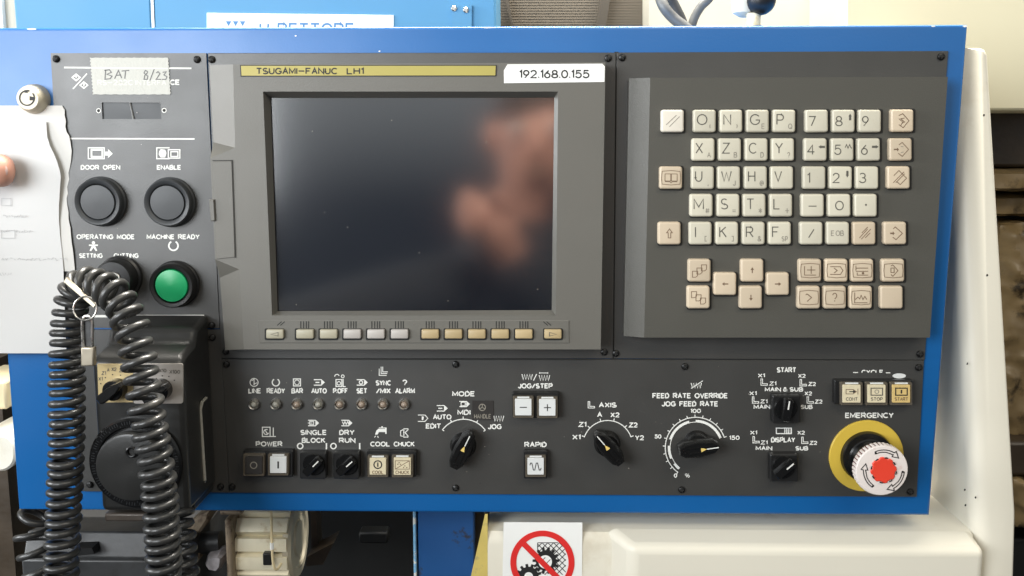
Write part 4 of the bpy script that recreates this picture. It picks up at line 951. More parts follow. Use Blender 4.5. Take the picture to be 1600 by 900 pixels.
ctrl3 = [P(284,960,0.070),P(284,900,0.068),P(280,850,0.064),P(276,805,0.058),P(272,780,0.05)]
mb.tube(helix(ctrl3, [0.009,0.0085,0.0085], 0.0098, 0.4), 0.0027, MT['blackr'], 10)
cord = mb.build('coiled_cord', None, smooth=60)
tag(cord, 'long black coiled cord looped over the key switch and hanging down in two strands', 'cord')

# ================================================================ keys in the switch
kb = thing('key_bunch', P(133,480,0.06), 'small key bunch on a steel ring hanging between the two cord strands', 'keys')
mb = MB()
def bar(p0, p1, w0, w1, h0, h1, m):
    q0, q1 = P(*p0,h0), P(*p1,h1); d = (q1-q0).normalized(); n_ = Vector((-d.z,0,d.x)); y = Vector((0,-0.0018,0)); k = SX(*p0,h0)
    vs = [q0+n_*w0*k, q1+n_*w1*k, q1-n_*w1*k, q0-n_*w0*k]
    mb.add(vs + [v_+y for v_ in vs], [(0,1,2,3),(4,5,6,7),(0,1,5,4),(1,2,6,5),(2,3,7,6),(3,0,4,7)], m)
bar((103,436),(150,478),5.0,3.6,0.070,0.078,MT['brass'])
mb.build('key_blade', kb, bevel=(0.0004,1))
mb = MB(); cc = P(133,482,0.079)
mb.tube([cc + Vector((math.cos(t)*0.0080, 0.0015*math.sin(t), math.sin(t)*0.0080)) for t in [2*PI*i/36 for i in range(37)]], 0.00065, MT['steel'], 8, False)
mb.build('split_ring', kb)
mb = MB(); hk = 0.078
out = [P(x,y,hk) for x,y in [(130,543),(128.5,510),(129,499),(133,494),(139,493),(143,497),(144.5,506),(144,543)]]
mb.tube(out, 0.0011, MT['steel'], 10)
mb.prism(W([(131,540),(130,506),(134,498),(139,497),(142,504),(142,540)], hk-0.001), [(0,hk-0.0028),(0,hk-0.001)], MT['iron'], True)
mb.build('hanging_key', kb)
mb = MB(); mb.prism(W([(126,543),(146,543),(146,572),(125.5,573)], hk+0.002), [(0,hk-0.003),(0,hk+0.0014),(0.0006,hk+0.002)], MT['brass'], True)
mb.build('key_tag', kb, bevel=(0.0005,1))

# ================================================================ behind and above the console
YB = 0.17
def B(px, py, y=YB): return PP(px, py, (0,y,0), (0,1,0))
cab = thing('machine_cabinet', B(400, 60), 'pale blue machine cabinet behind the console carrying a white name sign', 'cabinet')
def panel(x0, x1, name, m=None, top=-60, bot=330):
    mb = MB(); a = [B(x0[0],top), B(x1[0],top), B(x1[1],bot), B(x0[1],bot)]
    poly = [(p.x,p.z) for p in a]
    mb.prism(poly, [(0,-YB-0.15),(0,-YB-0.002),(0.002,-YB)], m or MT['blue2'], True); return mb.build(name, cab, smooth=30)
panel((16,46),(233.5,249.5), 'door_panel'); panel((233.6,249.6),(236.4,252.4), 'seam_strip', MT['label']); panel((236.6,252.6),(774,779), 'door_panel')
mb = MB(); za = YB-0.0015
mb.prism([(p.x,p.z) for p in (B(323,20,za),B(615,23.5,za),B(615,90,za),B(323,90,za))], [(0,-YB-0.0005),(0,-za-0.0003),(0.0003,-za)], MT['label'], True)
def btext(mb, t, cx, cy, w, cap, y, m, bold):     # the same lettering on a plane further back
    k = MB(); k.text(t, 0, 0, w, cap, 0, m, bold); p0 = P(0,0,0); kx = SX(0,0,0); kz = SZ(0,0,0)
    c = B(cx,cy,y); sx = (B(cx+1,cy,y)-B(cx-1,cy,y)).length/2
    mb.add([(c.x+(v[0]-p0.x)/kx*sx, y+v[1], c.z+(v[2]-p0.z)/kz*sx) for v in k.v], k.f, m)
btext(mb, 'U. RETTORE', 479, 45.5, 148, 19, za-0.0002, MT['inkb'], 0.15)
for x in (357,368,379): 
    mb.add([tuple(B(x-4.5,33,za-0.0002)), tuple(B(x+4.5,33,za-0.0002)), tuple(B(x,41,za-0.0002))], [(0,1,2)], MT['inkb'])
mb.build('name_sign', cab, smooth=None)
mb = MB(); mb.prism([(p.x,p.z) for p in (B(706,8,YB-.003),B(737,8,YB-.003),B(737,80,YB-.003),B(706,80,YB-.003))], [(0,-YB-0.001),(0,-YB+0.003)], MT['blue2'], True); lug = mb.build('hinge_lug', cab)
for x, y in ((709,13),(727.5,15.5)):
    mb = MB(); c = B(x,y,YB-.005); mb.lathe((c.x,c.z), [(0.0025,-YB+0.002),(0.0025,-YB+0.0045),(0.0015,-YB+0.0055)], MT['steel'], 16); mb.build('screw', lug)
mb = MB(); mb.prism([(p.x,p.z) for p in (B(-90,-60),B(15,-60),B(17,60),B(20,120),B(-90,120))], [(0,-YB-0.1),(0,-YB-.012)], MT['cream2'], True)
mb.box(tuple(B(-3,-60,YB+.006)), tuple(B(4,100,YB+.012)), MT['label'])
tag(mb.build('guard_strip', None), 'pale white guard strip at the left edge beside the blue cabinet', 'guard')
# brown louvred panel
YL = 0.42; mb = MB()
x0, x1 = B(760,20,YL).x, B(1030,20,YL).x; zt_ = B(800,-80,YL).z; zb_ = B(800,120,YL).z; nl = 46
for i in range(nl):
    z1 = zt_ + (zb_-zt_)*i/nl; z2 = zt_ + (zb_-zt_)*(i+1)/nl
    mb.add([(x0,YL,z1),(x1,YL,z1),(x1,YL-0.0004,z2),(x0,YL-0.0004,z2),(x0,YL,z2),(x1,YL,z2)], [(0,1,2,3),(3,2,5,4)], MT['brown'])
mb.box((x0,YL+.002,zb_),(x1,YL+.03,zt_), MT['brownd'])
lv = mb.build('louvred_panel', None, smooth=None); tag(lv, 'brown grey louvred panel behind the console between blue cabinet and pale wall', 'louvre panel')
for q in ((779,-60,802,60,806,60,783,-60),(946,-60,930,60,944,60,962,-60)):
    mb = MB(); yy = YL-0.02; mb.prism([(B(q[i],q[i+1],yy).x, B(q[i],q[i+1],yy).z) for i in (0,2,4,6)], [(0,-YL),(0,-yy)], MT['brownd'], True); mb.build('brace', lv)
# pale wall and cabinet
YW = 0.36; mb = MB(); mb.prism([(p.x,p.z) for p in (B(1014,-80,YW),B(1330,-80,YW),B(1330,140,YW),B(1014,140,YW))], [(0,-YW-.2),(0,-YW)], MT['cream2'], True)
tag(mb.build('pale_partition', None), 'pale cream partition behind the grey cables and lamp joint', 'partition')
YC = 0.24; mb = MB(); mb.prism([(p.x,p.z) for p in (B(1321,-80,YC),B(1720,-80,YC),B(1720,172.5,YC),B(1322,171,YC))], [(0,-YC-.3),(0,-YC-.002),(0.002,-YC)], MT['cream3'], True)
tag(mb.build('cream_cabinet', None), 'yellowish cream cabinet hanging over the brown casting at upper right', 'cabinet')
# grey cables rising behind the console's top edge
def cable(pts, r, m, label):
    mb = MB(); mb.tube(catmull([B(x,y,d) for x,y,d in pts], 10), r, m, 14); tag(mb.build('grey_cable', None, smooth=60), label, 'cable', 'cables above the console')
cable([(1018,-60,.14),(1028,-20,.13),(1036,8,.12),(1052,28,.12),(1075,46,.12),(1100,70,.12)], 0.0047, MT['cable'], 'thick silvery cable curving down to the right above the console')
cable([(1030,-60,.16),(1042,-15,.15),(1055,10,.15),(1068,40,.15),(1072,80,.15)], 0.0042, MT['cabled'], 'dark grey cable squeezed behind the thick silvery one')
cable([(1140,-60,.14),(1112,-8,.13),(1094,12,.13),(1082,36,.13),(1076,70,.13)], 0.0038, MT['cable'], 'thin grey cable leaning to the upper right above the console')
# lamp joint standing on the console's top
yj = 0.035; ztop = P(1180,40).z
lj = thing('lamp_joint', (B(1180,40,yj).x, yj, ztop), 'black ball joint lamp foot standing on the console top', 'lamp foot')
def vlathe(mb, cx, cy, prof, m, seg=32):
    mb.loft([[(cx+r*math.cos(2*PI*j/seg), cy+r*math.sin(2*PI*j/seg), z) for j in range(seg)] for r, z in prof], m)
cxj = B(1180,40,yj).x
mb = MB(); vlathe(mb, cxj, yj, [(0.013,ztop+0.0002),(0.013,ztop+0.001),(0.009,ztop+0.003),(0.006,ztop+0.0035)], MT['iron']); mb.build('foot_disc', lj)
mb = MB(); vlathe(mb, cxj-0.0015, yj, [(0.0054,ztop+0.003),(0.0054,ztop+0.012),(0.0048,ztop+0.013)], MT['alu']); mb.build('stem', lj)
mb = MB(); bz = ztop+0.0225; vlathe(mb, cxj+0.003, yj-0.002, [(0.0112*math.sin(a)+1e-4, bz-0.0112*math.cos(a)) for a in [PI*i/16 for i in range(17)]], MT['black']); mb.build('ball', lj)
mb = MB(); vlathe(mb, cxj-0.007, yj+.006, [(0.004,ztop+0.011),(0.009,ztop+0.014),(0.0105,ztop+0.022),(0.0105,ztop+0.045)], MT['cream2']); mb.build('socket', lj)

# ================================================================ right: guard post and brown casting
zb = P(1500,835).z; zt2 = P(1500,75).z
GN = Vector((0, -1, 0.10)).normalized(); GP = Vector((0, 0.0, P(1523,835).z))
def G(px, py): return PP(px, py, GP, GN)
mb = MB()
fr = [G(1483,75), G(1533,75), G(1540,78), G(1544,86), G(1587,800), G(1587,812), G(1583,960), G(1527,960), G(1523,835)]
cen = sum(fr, Vector())/len(fr)
def insg(d): 
    q = shift_poly([(p.x,p.z) for p in fr], d); return [(x, PPy(x,z), z) for x, z in q]
def PPy(x, z): return GP.y + ((z-GP.z)*0.10)
rings = []; left = (0, 7, 8); rg_ = 0.013
prof_g = [(0,0,0.25),(0,0,rg_)] + [(rg_*(1-math.cos(a)), 0, rg_*(1-math.sin(a))) for a in [i*PI/16 for i in range(1,6)]] + [(rg_*(1-math.cos(a)), 0.0022*(a/(PI/2)-.62)/.38, rg_*(1-math.sin(a))) for a in [i*PI/16 for i in (6,7,8)]]
for dl, dr, dy in prof_g:
    ql = insg(0); qr = insg(max(0,dr)); ring = []
    for i in range(9):
        x, y, z = ql[i] if i in left else qr[i]
        ring.append((x+(dl if i in left else 0), (y+dy) if i in left else y+min(dy, 0.25 if dy > .2 else max(0,0.0022-dr)), z))
    rings.append(ring)
mb.loft(rings, MT['cream'])
for x, y in ((1511,568),(1524,777),(1508,789),(1537,180),(1542,430),(1507,765)):
    p = G(x,y); mb.add([(p.x+0.0007*math.cos(a)*random.uniform(.7,1.4), p.y-0.0004, p.z+0.0010*math.sin(a)) for a in [i*PI/4 for i in range(8)]], [tuple(range(8))], MT['well'])
tag(mb.build('guard_post', None, smooth=50), 'tall cream guard post with rounded edge standing right of the console', 'guard')
# brown casting far right
YR = 0.30
rc = thing('machine_casting', B(1590,500,YR), 'oily brown machine casting in the dark gap beyond the guard post', 'machine')
def rblock(x0,y0,x1,y1,ya,yb_,m,name,bev=0.004):
    mb = MB(); a = B(x0,y0,ya); b = B(x1,y1,ya); mb.box((a.x,ya,b.z),(b.x,yb_,a.z), m); return mb.build(name, rc, bevel=(bev,2))
def lumpy(x0,y0,x1,y1,ya,yb_,m,name,amp,sc):
    from mathutils import noise
    a = B(x0,y0,ya); b = B(x1,y1,ya); nx, nz = 36, max(6, int(36*abs(y1-y0)/abs(x1-x0))); vs = []; fs = []
    for i in range(nz+1):
        for k in range(nx+1):
            u, v_ = k/nx, i/nz; x = a.x+(b.x-a.x)*u; z = a.z+(b.z-a.z)*v_
            ed = min(1, min(u, 1-u, v_, 1-v_)*8); q = Vector((x*sc, z*sc, 3.7))
            d = noise.fractal(q, 0.8, 2.2, 5)*amp + max(0, noise.noise(q*2.3))*amp*1.6
            x += noise.noise(q*1.3+Vector((5,0,0)))*amp*0.8*(1-ed); z += noise.noise(q*1.3+Vector((0,7,0)))*amp*0.8*(1-ed)
            vs.append((x, ya - d*1.0 + (1-ed)**2*0.012, z))
    for i in range(nz):
        for k in range(nx): p = i*(nx+1)+k; fs.append((p,p+1,p+nx+2,p+nx+1))
    rim = [k for k in range(nx+1)] + [i*(nx+1)+nx for i in range(1,nz+1)] + [nz*(nx+1)+k for k in range(nx-1,-1,-1)] + [i*(nx+1) for i in range(nz-1,0,-1)]
    o_ = len(vs); vs += [(vs[r][0], yb_, vs[r][2]) for r in rim]; n = len(rim)
    fs += [(rim[i], rim[(i+1)%n], o_+(i+1)%n, o_+i) for i in range(n)]
    mb = MB(); mb.add(vs, fs, m); return mb.build(name, rc, smooth=40)
rblock(1500,160,1760,960,YR+.15,YR+.2,MT['dark'],'gap_shade_sheet')  # near-black sheet paints the shadow of the gap behind the casting
rblock(1520,150,1760,262,YR+.05,YR+.2,MT['mudd'],'ledge'); lumpy(1520,266,1760,300,YR-.01,YR+.15,MT['mud'],'ledge',.002,40); lumpy(1520,304,1760,340,YR+.02,YR+.15,MT['mud'],'ledge',.003,40)
lumpy(1572,352,1760,690,YR,YR+.1,MT['mud'],'casting_block',.005,34); rblock(1520,690,1760,745,YR-.02,YR+.1,MT['mudd'],'rail'); lumpy(1588,752,1760,830,YR-.03,YR+.1,MT['mud'],'casting_block',.006,38); rblock(1520,840,1760,960,YR,YR+.1,MT['dark'],'rail')

# ================================================================ cream base with the warning sign
zl_top = P(1523,835).z
base = thing('machine_cover', P(1150,880), 'cream machine base under the console with a chamfered hood', 'machine base')
xa = P(762,860).x; xb = P(1523,860).x
mb = MB(); fy = 0.0
prof = [(0.30,zl_top+.0005),(0.012,zl_top+.0005),(0.004,zl_top-0.002),(0.001,zl_top-0.007),(0.0,zl_top-0.012),(0.0,zl_top-0.20),(0.30,zl_top-0.20)]
mb.loft([[(xa,y,z) for y,z in prof],[(xb-0.0005,y,z) for y,z in prof]], MT['cream'])
mb.build('cover', base, smooth=40)
# hood: raised front with sloping borders
mb = MB(); xh0 = P(950,830).x; hh = 0.016; zh = P(1200,836).z
A0 = (xh0, 0.004, zl_top+0.0008); A1 = (xb-0.001,0.004,zl_top+0.0008)
xh1 = P(987,860,hh).x; zc = P(1200,857,hh).z
F0 = (xh1,-hh,zc); F1 = (xb+0.001,-hh,zc); zlow = zl_top-0.19
G0 = (xh0,-0.0005,zlow); G1 = (xb-0.001,-0.0005,zlow); H0 = (xh1,-hh,zlow); H1 = (xb+0.001,-hh,zlow)
mb.add([A0,A1,F1,F0,G0,G1,H1,H0], [(0,1,2,3),(0,3,7,4),(3,2,6,7),(1,5,6,2),(4,7,6,5)], MT['cream']); mb.build('hood', base, smooth=30, bevel=(0.006,4))
mb = MB(); mb.add([tuple(P(758,803)),tuple(P(762,803)),tuple(P(762,960)),tuple(P(722,960)), tuple(B(758,803,.03)),tuple(B(762,803,.03)),tuple(B(762,960,.03)),tuple(B(722,960,.03))],
    [(0,1,2,3),(4,5,6,7),(0,1,5,4),(1,2,6,5),(2,3,7,6),(3,0,4,7)], MT['yedge']); mb.build('yellowed_flange', base, smooth=None)
mb = MB(); zx = 0.0006
def BT(px, py): return P(px, py, zx)
mb.prism(W([(787,816),(910,816.5),(909,960),(784,960)], zx), [(0,0.0001),(0,zx)], MT['label'])
cx, cy, r = 847.5, 879, 45.5; zr = zx+0.0002
def rg(pts, w, m, l=0, closed=False): mb.ribbon(pts, w, zr+l*0.00003, MT[m], closed)
for i in range(-2, 9):   # wire mesh behind the wheels
    x = 838+i*9
    a = [(max(840,x), 848+max(0,840-x)), (x+46, 894)]; 
    if x < 885: rg([(max(840,x),848+max(0,840-x)), (min(x+50,884), 848+min(50,884-x))], 1.2, 'ink', 0)
    if 842 < x+9: rg([(min(884,x+9), 848+max(0,x+9-884)), (max(840,x-41), 848+min(50,x+9-840))], 1.2, 'ink', 1)
rg([(840,848),(872,848)], 1.2, 'ink', 2); rg([(840,848),(840,862)], 1.2, 'ink', 3)
def gear(gx, gy, ro, ri, n_, rot=0):
    pts = []
    for i in range(n_):
        for da, rr_ in ((-.30,ri),(-.20,ro),(.20,ro),(.30,ri)):
            a = 2*PI*(i+da)/n_+rot; pts.append((gx+rr_*math.cos(a), gy+rr_*math.sin(a)))
    mb.fill(pts, zr+0.00015, MT['ink'])
gear(853, 876, 21, 16, 14); gear(826, 901, 20, 15.5, 13, .2)
mb.fill(arc(852,878,10.5,10.5,0,345,24), zr+0.00018, MT['label']); rg([(843,871),(859,887)],1.1,'ink',7); rg([(843,880),(852,871)],1.1,'ink',7); rg([(848,886),(860,874)],1.1,'ink',8)
mb.fill(arc(826,901,7,7,0,345,20), zr+0.00018, MT['label'])
rg(arc(cx,cy,r,r,0,354,60), 9.4, 'redp', 9, True)
d = r*math.cos(PI/4)-2; rg([(cx-d,cy-d),(cx+d,cy+d)], 9.0, 'redp', 8)
tag(mb.build('warning_sign', None, smooth=None), 'white square sign with a red prohibition ring over black gear wheels', 'sign')

# ================================================================ below the console, left of the base
YD = 0.07
bc = thing('blue_column', B(700,850,YD), 'chipped dark blue column below the console between dark gap and cream base', 'column')
mb = MB(); a = B(652.4,780,YD); b = B(741,960,YD); mb.box((a.x,YD,b.z),(b.x,YD+.15,a.z), MT['bluec']); mb.build('front_plate', bc, bevel=(0.001,1))
mb = MB(); a = B(645,780,YD); b = B(652.2,960,YD); mb.box((a.x,YD-0.002,b.z),(b.x,YD+.15,a.z), MT['chip']); mb.build('worn_edge', bc, bevel=(0.001,2))
mb = MB(); a = B(741.5,780,YD+.02); b = B(757,960,YD+.02); mb.box((a.x,YD+.02,b.z),(b.x,YD+.2,a.z), MT['mudd']); tag(mb.build('gap_shade_strip', None), 'dark strip painting the shade in the gap between blue column and yellowed flange', 'strip')  # the strip is added: its dark colour paints the shade of the gap
# compressed air cylinder
cyl = thing('air_cylinder', B(415,860,.06), 'ribbed pale aluminium air cylinder lying below the console', 'air cylinder')
ya = 0.055; ax0 = B(364,850,ya).x; ax1 = B(450,850,ya).x; zc_ = B(415,862,ya).z; rc_ = abs(B(415,800,ya).z - zc_)
ring = []; N_ = 84
for j in range(N_):
    a = 2*PI*j/N_; g = (j % 6); r_ = rc_*(1.0 if g not in (0,) else 0.84)*(1+0.10*abs(math.sin(2*a))); ring.append((r_*math.cos(a), r_*math.sin(a)))
mb = MB(); mb.loft([[(x, ya+0.03+p, zc_+q) for p,q in ring] for x in (ax0,ax1)], MT['alu']); mb.build('barrel', cyl, smooth=25)
mb = MB(); seg = 48
mb.loft([[(x, ya+0.03+r_*math.cos(2*PI*j/seg), zc_+r_*math.sin(2*PI*j/seg)) for j in range(seg)] for x,r_ in ((ax1-0.004,rc_*.98),(ax1+0.001,rc_*.98),(ax1+0.003,rc_*.93),(ax1+0.003,rc_*.75),(ax1+0.001,rc_*.70),(ax1+0.001,rc_*.45),(ax1+0.003,rc_*.43))], MT['alud']); mb.build('end_cap', cyl, smooth=40)
mb = MB(); a = B(350,812,ya-.015); b = B(367,960,ya-.015); mb.box((a.x,ya-.015,b.z),(b.x,ya+.03,a.z), MT['rust']); a = B(342,797,ya-.022); b = B(378,806,ya-.022); mb.box((a.x,ya-.022,b.z),(b.x,ya+.03,a.z), MT['rust']); mb.build('clamp_bracket', cyl, bevel=(0.002,2))
mb = MB(); a = B(410,865,ya-.012); b = B(424,884,ya-.012); mb.box((a.x,ya-.012,b.z),(b.x,ya+.01,a.z), MT['black']); mb.build('sensor', cyl, bevel=(0.001,2))
mb = MB(); mb.tube(catmull([B(423,780,.03),B(424,810,.03),B(425,850,.028),B(427,880,.028),B(432,890,.03),B(440,880,.035)],8), 0.0011, MT['wire'], 8)
mb.tube([B(424.5,848,.0275),B(425,858,.0275)], 0.0016, MT['label'], 8)
tag(mb.build('sensor_wire', None), 'thin yellowish wire looped down in front of the air cylinder', 'wire')
# piston rod, bracket and lumps left of the cylinder
mb = MB(); p0 = B(285,851,.07); p1 = B(346,846,.07); mb.tube([p0, p1], 0.0095, MT['iron'], 24); tag(mb.build('piston_rod', None, smooth=40), 'dark round rod entering the air cylinder from the left', 'rod')
mb = MB(); q = [(291,822),(312,805),(327,799),(326,812),(312,833),(292,838)]; mb.prism([(B(x,y,.05).x,B(x,y,.05).z) for x,y in q], [(0,-.075),(0,-.052),(0.002,-.05)], MT['rust'], True)
tag(mb.build('rusty_clamp', None), 'rusty angled clamp above the dark round rod', 'clamp')
mb = MB(); a = B(289,865,.06); b = B(312,875,.06); mb.box((a.x,.06,b.z),(b.x,.08,a.z), MT['rust']); a = B(291,876,.062); b = B(306,960,.062); mb.box((a.x,.062,b.z),(b.x,.08,a.z), MT['iron'])
tag(mb.build('support_block', None, bevel=(0.001,2)), 'small stained support block under the dark round rod', 'block')
mb = MB(); q = [(322,871),(340,867),(347,872),(345,888),(338,896),(324,893),(318,884)]; mb.prism([(B(x,y,.05).x,B(x,y,.05).z) for x,y in q], [(0,-.07),(0,-.055),(0.002,-.05)], mat('crusted_nut', (0.38,0.36,0.38), 0.6, 0.2, var=0.5, vscale=200, bump=1.0, bscale=300), True)
tag(mb.build('crusted_nut', None), 'pale crusted nut left of the air cylinder bracket', 'nut')
# rusty foot plates in the dark void
inf = thing('inner_frame', B(500,880,.18), 'dark rusty frame foot deep in the gap right of the air cylinder', 'frame')
mb = MB(); q = [(480,870),(522,848),(505,882),(478,885)]; mb.prism([(B(x,y,.16).x,B(x,y,.16).z) for x,y in q], [(0,-.19),(0,-.16)], MT['mudd'], True); mb.build('foot_plate', inf)
mb = MB(); a = B(484,780,.18); b = B(497,872,.18); mb.box((a.x,.18,b.z),(b.x,.2,a.z), MT['mudd']); mb.build('upright', inf)
mb = MB(); a = B(560,832,.26); b = B(606,850,.26); mb.box((a.x,.26,b.z),(b.x,.28,a.z), MT['dark']); tag(mb.build('oily_block', None, bevel=(0.002,1)), 'small oily block blackened to look shaded, deep in the dark gap', 'block')  # shade is put into this block's near-black colour
# dark casting under the pendant
dc = thing('dark_casting', B(150,870,.03), 'dark grey machine casting below the pendant and the cord', 'machine')
mb = MB(); yq = 0.03
prof2 = [(0.16,B(150,806,.10).z),(0.10,B(150,806,.10).z),(yq+.01,B(150,838,yq).z),(yq,B(150,872,yq).z),(yq-.003,B(150,873,yq).z),(yq-.003,B(150,980,yq).z),(0.16,B(150,980,yq).z)]
mb.loft([[(B(x,850,yq).x,y,z) for y,z in prof2] for x in (34,288)], MT['iron']); mb.build('casting_body', dc, smooth=25, bevel=(0.003,2))
mb = MB(); mb.prism([(P(x,y,-.022).x,P(x,y,-.022).z) for x,y in ((114,858),(143,857),(147,866),(116,870))], [(0,-.05),(0,.0225-.045)], MT['black'], True); mb.build('lug', dc)
# far left things
mb = MB(); a = B(-80,560,.2); b = B(30,960,.2); mb.box((a.x,.2,b.z),(b.x,.3,a.z), MT['mudd']); tag(mb.build('brown_bench', None), 'dark brown bench side at the far left behind the console', 'bench')
mb = MB(); a = B(-60,597,.12); b = B(11,640,.12); mb.box((a.x,.12,b.z),(b.x,.19,a.z), MT['wire']); tag(mb.build('wooden_block', None, bevel=(0.002,2)), 'pale wooden block at the left edge beside the console', 'block')
mb = MB(); pts = rrect(-14,708,76,58,24,6); mb.prism([(B(x,y,.10).x,B(x,y,.10).z) for x,y in pts], [(0,-.16),(0,-.102),(.002,-.10)], MT['cream'], True); tag(mb.build('cream_cover', None), 'rounded cream cover at the left edge below the wooden block', 'cover')
# setting: dim back of the workshop
mb = MB(); mb.box((-2.5,1.2,-1.6),(2.5,1.25,1.8), mat('dim_wall_paint', (0.11,0.095,0.075), 0.8)); o = mb.build('wall', None); o['kind'] = 'structure'
mb = MB(); mb.box((-0.40,0.34,-0.9),(0.03,0.36,-0.08), MT['dark']); tag(mb.build('void_shade_sheet', None), 'black sheet standing for the deep shade in the gap under the console', 'plate')  # added black sheet, paints the darkness of the void below the console
# ================================================================ the photographer, standing behind the camera: a thumb on the paper, the rest seen only in the screen
def skin_mesh(name, nodes, edges, m, parent, sub=2):
    me = bpy.data.meshes.new(name); keys = list(nodes); me.from_pydata([nodes[k][0] for k in keys], [(keys.index(a), keys.index(b)) for a, b in edges], [])
    me.materials.append(m); o = bpy.data.objects.new(name, me); col.objects.link(o); place(o, (0,0,0), parent)
    sk = o.modifiers.new('skin', 'SKIN'); sk.use_smooth_shade = True
    for i, k in enumerate(keys):
        r = nodes[k][1]; d = me.skin_vertices[0].data[i]; d.radius = r if isinstance(r, tuple) else (r, r); d.use_root = (i == 0)
    ss = o.modifiers.new('smooth', 'SUBSURF'); ss.levels = sub; ss.render_levels = sub
    return o
man = thing('person', (0.06,-0.98,-1.45), 'person in a dark shirt behind the camera, one thumb holding the paper note', 'person')
tip = P(35,268,0.0150)
nd = {'pelvis':((0.06,-0.98,-0.62),(.10,.075)),'waist':((0.05,-0.98,-0.45),(.085,.07)),'chest':((0.04,-0.96,-0.26),(.10,.07)),'collar':((0.035,-0.96,-0.13),(.055,.05)),'neck':((0.042,-0.955,-0.02),(.044,.044)),
 'jaw':((0.052,-0.93,0.05),(.055,.065)),'head':((0.057,-0.945,0.120),(.075,.09)),'crown':((0.057,-0.955,0.180),(.06,.075)),
 'ls':((-0.15,-0.86,-0.16),.058),'le':((-0.40,-0.58,-0.20),.042),'lw':((-0.50,-0.24,-0.01),.028),'lp':((-0.487,-0.15,0.045),(.030,.030)),
 't1':((-0.462,-0.085,0.075),.0150),'t2':((tip.x-0.046,tip.y-0.020,tip.z+0.004),.0128),'t3':((tip.x-0.020,tip.y-0.004,tip.z+.001),.0140),'t4':((tip.x-0.004,tip.y,tip.z),.0128),
 'rs':((0.24,-0.98,-0.17),.058),'re':((0.27,-0.88,-0.43),.042),'rw':((0.035,-0.81,-0.10),.027),'rp':((-0.018,-0.788,-0.024),(.032,.028)),'rq':((-0.026,-0.785,-0.006),(.033,.028)),
 'lh':((-0.04,-0.98,-0.72),.085),'lk':((-0.06,-0.95,-1.05),.055),'la':((-0.07,-0.99,-1.38),.040),'lt':((-0.08,-0.87,-1.42),.036),
 'rh':((0.16,-0.98,-0.72),.085),'rk':((0.18,-0.95,-1.05),.055),'ra':((0.19,-0.99,-1.38),.040),'rt':((0.20,-0.87,-1.42),.036)}
ed = [('pelvis','waist'),('waist','chest'),('chest','collar'),('collar','neck'),('neck','jaw'),('jaw','head'),('head','crown'),('collar','ls'),('ls','le'),('le','lw'),('lw','lp'),('lp','t1'),('t1','t2'),('t2','t3'),('t3','t4'),
 ('collar','rs'),('rs','re'),('re','rw'),('rw','rp'),('rp','rq'),('pelvis','lh'),('lh','lk'),('lk','la'),('la','lt'),('pelvis','rh'),('rh','rk'),('rk','ra'),('ra','rt')]
for i, (dy, ln) in enumerate(((0.018,0.9),(0.0,1.0),(-0.018,0.95),(-0.034,0.75))):      # fingers: left hand behind the paper, right hand curled
    b = Vector((-0.478,-0.10,0.05+dy)); pr = 'lp'
    for j, q in enumerate(((0.0,0.035,0.004),(0.012,0.030,0.002),(0.022,0.012,0.0))):
        b = b + Vector(q)*ln*0.8; nm = 'lf%d%d' % (i,j); nd[nm] = (tuple(b), .0088-.0008*j); ed.append((pr,nm)); pr = nm
    b = Vector((-0.042,-0.780,0.000+dy)); pr = 'rq'
    for j, q in enumerate(((-0.016,0.013,0.006),(0.004,0.018,-0.006),(0.016,0.002,-0.008))):
        b = b + Vector(q)*ln; nm = 'rf%d%d' % (i,j); nd[nm] = (tuple(b), .0092-.0008*j); ed.append((pr,nm)); pr = nm
nd['rt1'] = ((0.012,-0.770,-0.008),.0115); nd['rt2'] = ((0.004,-0.757,0.018),.0098); nd['rt3'] = ((-0.012,-0.750,0.030),.0085); ed += [('rp','rt1'),('rt1','rt2'),('rt2','rt3')]
skin_mesh('body', nd, ed, MT['skin'], man)
def sub_nodes(keys, grow, extra={}): 
    out = {}
    for k in keys:
        p, r = nd[k]; out[k] = (p, tuple(x+grow for x in r) if isinstance(r, tuple) else r+grow)
    out.update(extra); return out
ks = ['waist','pelvis','chest','collar','ls','le','rs','re']
sn = sub_nodes(ks, 0.014, {'lc':((-0.482,-0.30,-0.04),.042),'rc':((0.006,-0.800,-0.064),.044),'nk':((0.045,-0.950,-0.015),.066)})
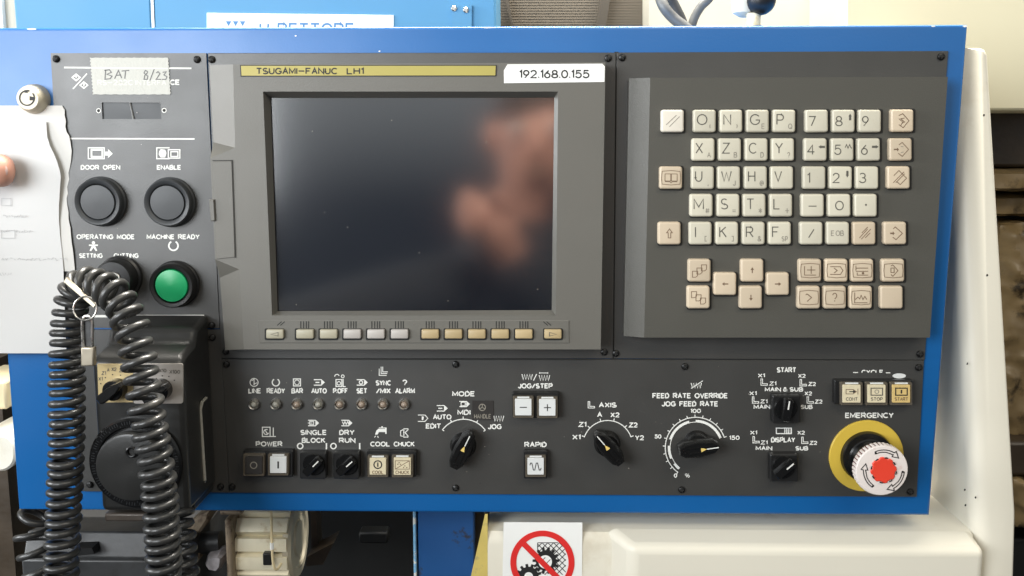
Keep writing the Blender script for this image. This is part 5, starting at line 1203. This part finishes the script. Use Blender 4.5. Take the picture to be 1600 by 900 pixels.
for k_, r_ in (('pelvis',(.17,.12)),('waist',(.155,.115)),('chest',(.18,.125)),('collar',(.095,.075))): sn[k_] = (sn[k_][0], r_)
skin_mesh('shirt', sn, [('pelvis','waist'),('waist','chest'),('chest','collar'),('collar','nk'),('collar','ls'),('ls','le'),('le','lc'),('collar','rs'),('rs','re'),('re','rc')], MT['cloth'], man)
tn = sub_nodes(['pelvis','lh','lk','la','rh','rk','ra'], 0.010); tn['pelvis'] = (tn['pelvis'][0], (.165,.115))
skin_mesh('trousers', tn, [('pelvis','lh'),('lh','lk'),('lk','la'),('pelvis','rh'),('rh','rk'),('rk','ra')], MT['cloth2'], man)
def ball(mb, c, r, m, seg=16, zmin=-1):
    rings = []
    for i in range(9):
        a = PI*i/8; z = -math.cos(a); rings.append([(c[0]+r[0]*math.sin(a)*math.cos(2*PI*j/seg)+1e-6*j, c[1]+r[1]*math.sin(a)*math.sin(2*PI*j/seg), c[2]+r[2]*z) for j in range(seg)])
    mb.loft(rings, m)
mb = MB(); ball(mb, (0.057,-0.968,0.165), (.083,.090,.078), MT['hair']); mb.build('hair', man, smooth=60)
mb = MB(); ball(mb, (0.057,-0.858,0.097), (.012,.016,.022), MT['skin']); mb.build('nose', man, smooth=60)
for sx in (-1, 1):
    mb = MB(); ball(mb, (0.057+sx*0.031,-0.868,0.123), (.013,.012,.009), MT['eyew']); e_ = mb.build('eye', man, smooth=60)
    mb = MB(); ball(mb, (0.057+sx*0.031,-0.8575,0.123), (.005,.003,.005), MT['ink']); mb.build('pupil', e_, smooth=60)
    mb = MB(); ball(mb, (0.057+sx*0.078,-0.945,0.110), (.010,.020,.030), MT['skin']); mb.build('ear', man, smooth=60)
mb = MB(); ball(mb, (0.055,-0.868,0.055), (.024,.010,.006), MT['brownl']); mb.build('mouth', man, smooth=60)
mb = MB(); ball(mb, (tip.x-0.012,tip.y-0.0102,tip.z+0.001), (.0070,.0020,.0062), MT['nail']); mb.build('thumb_nail', man, smooth=60)
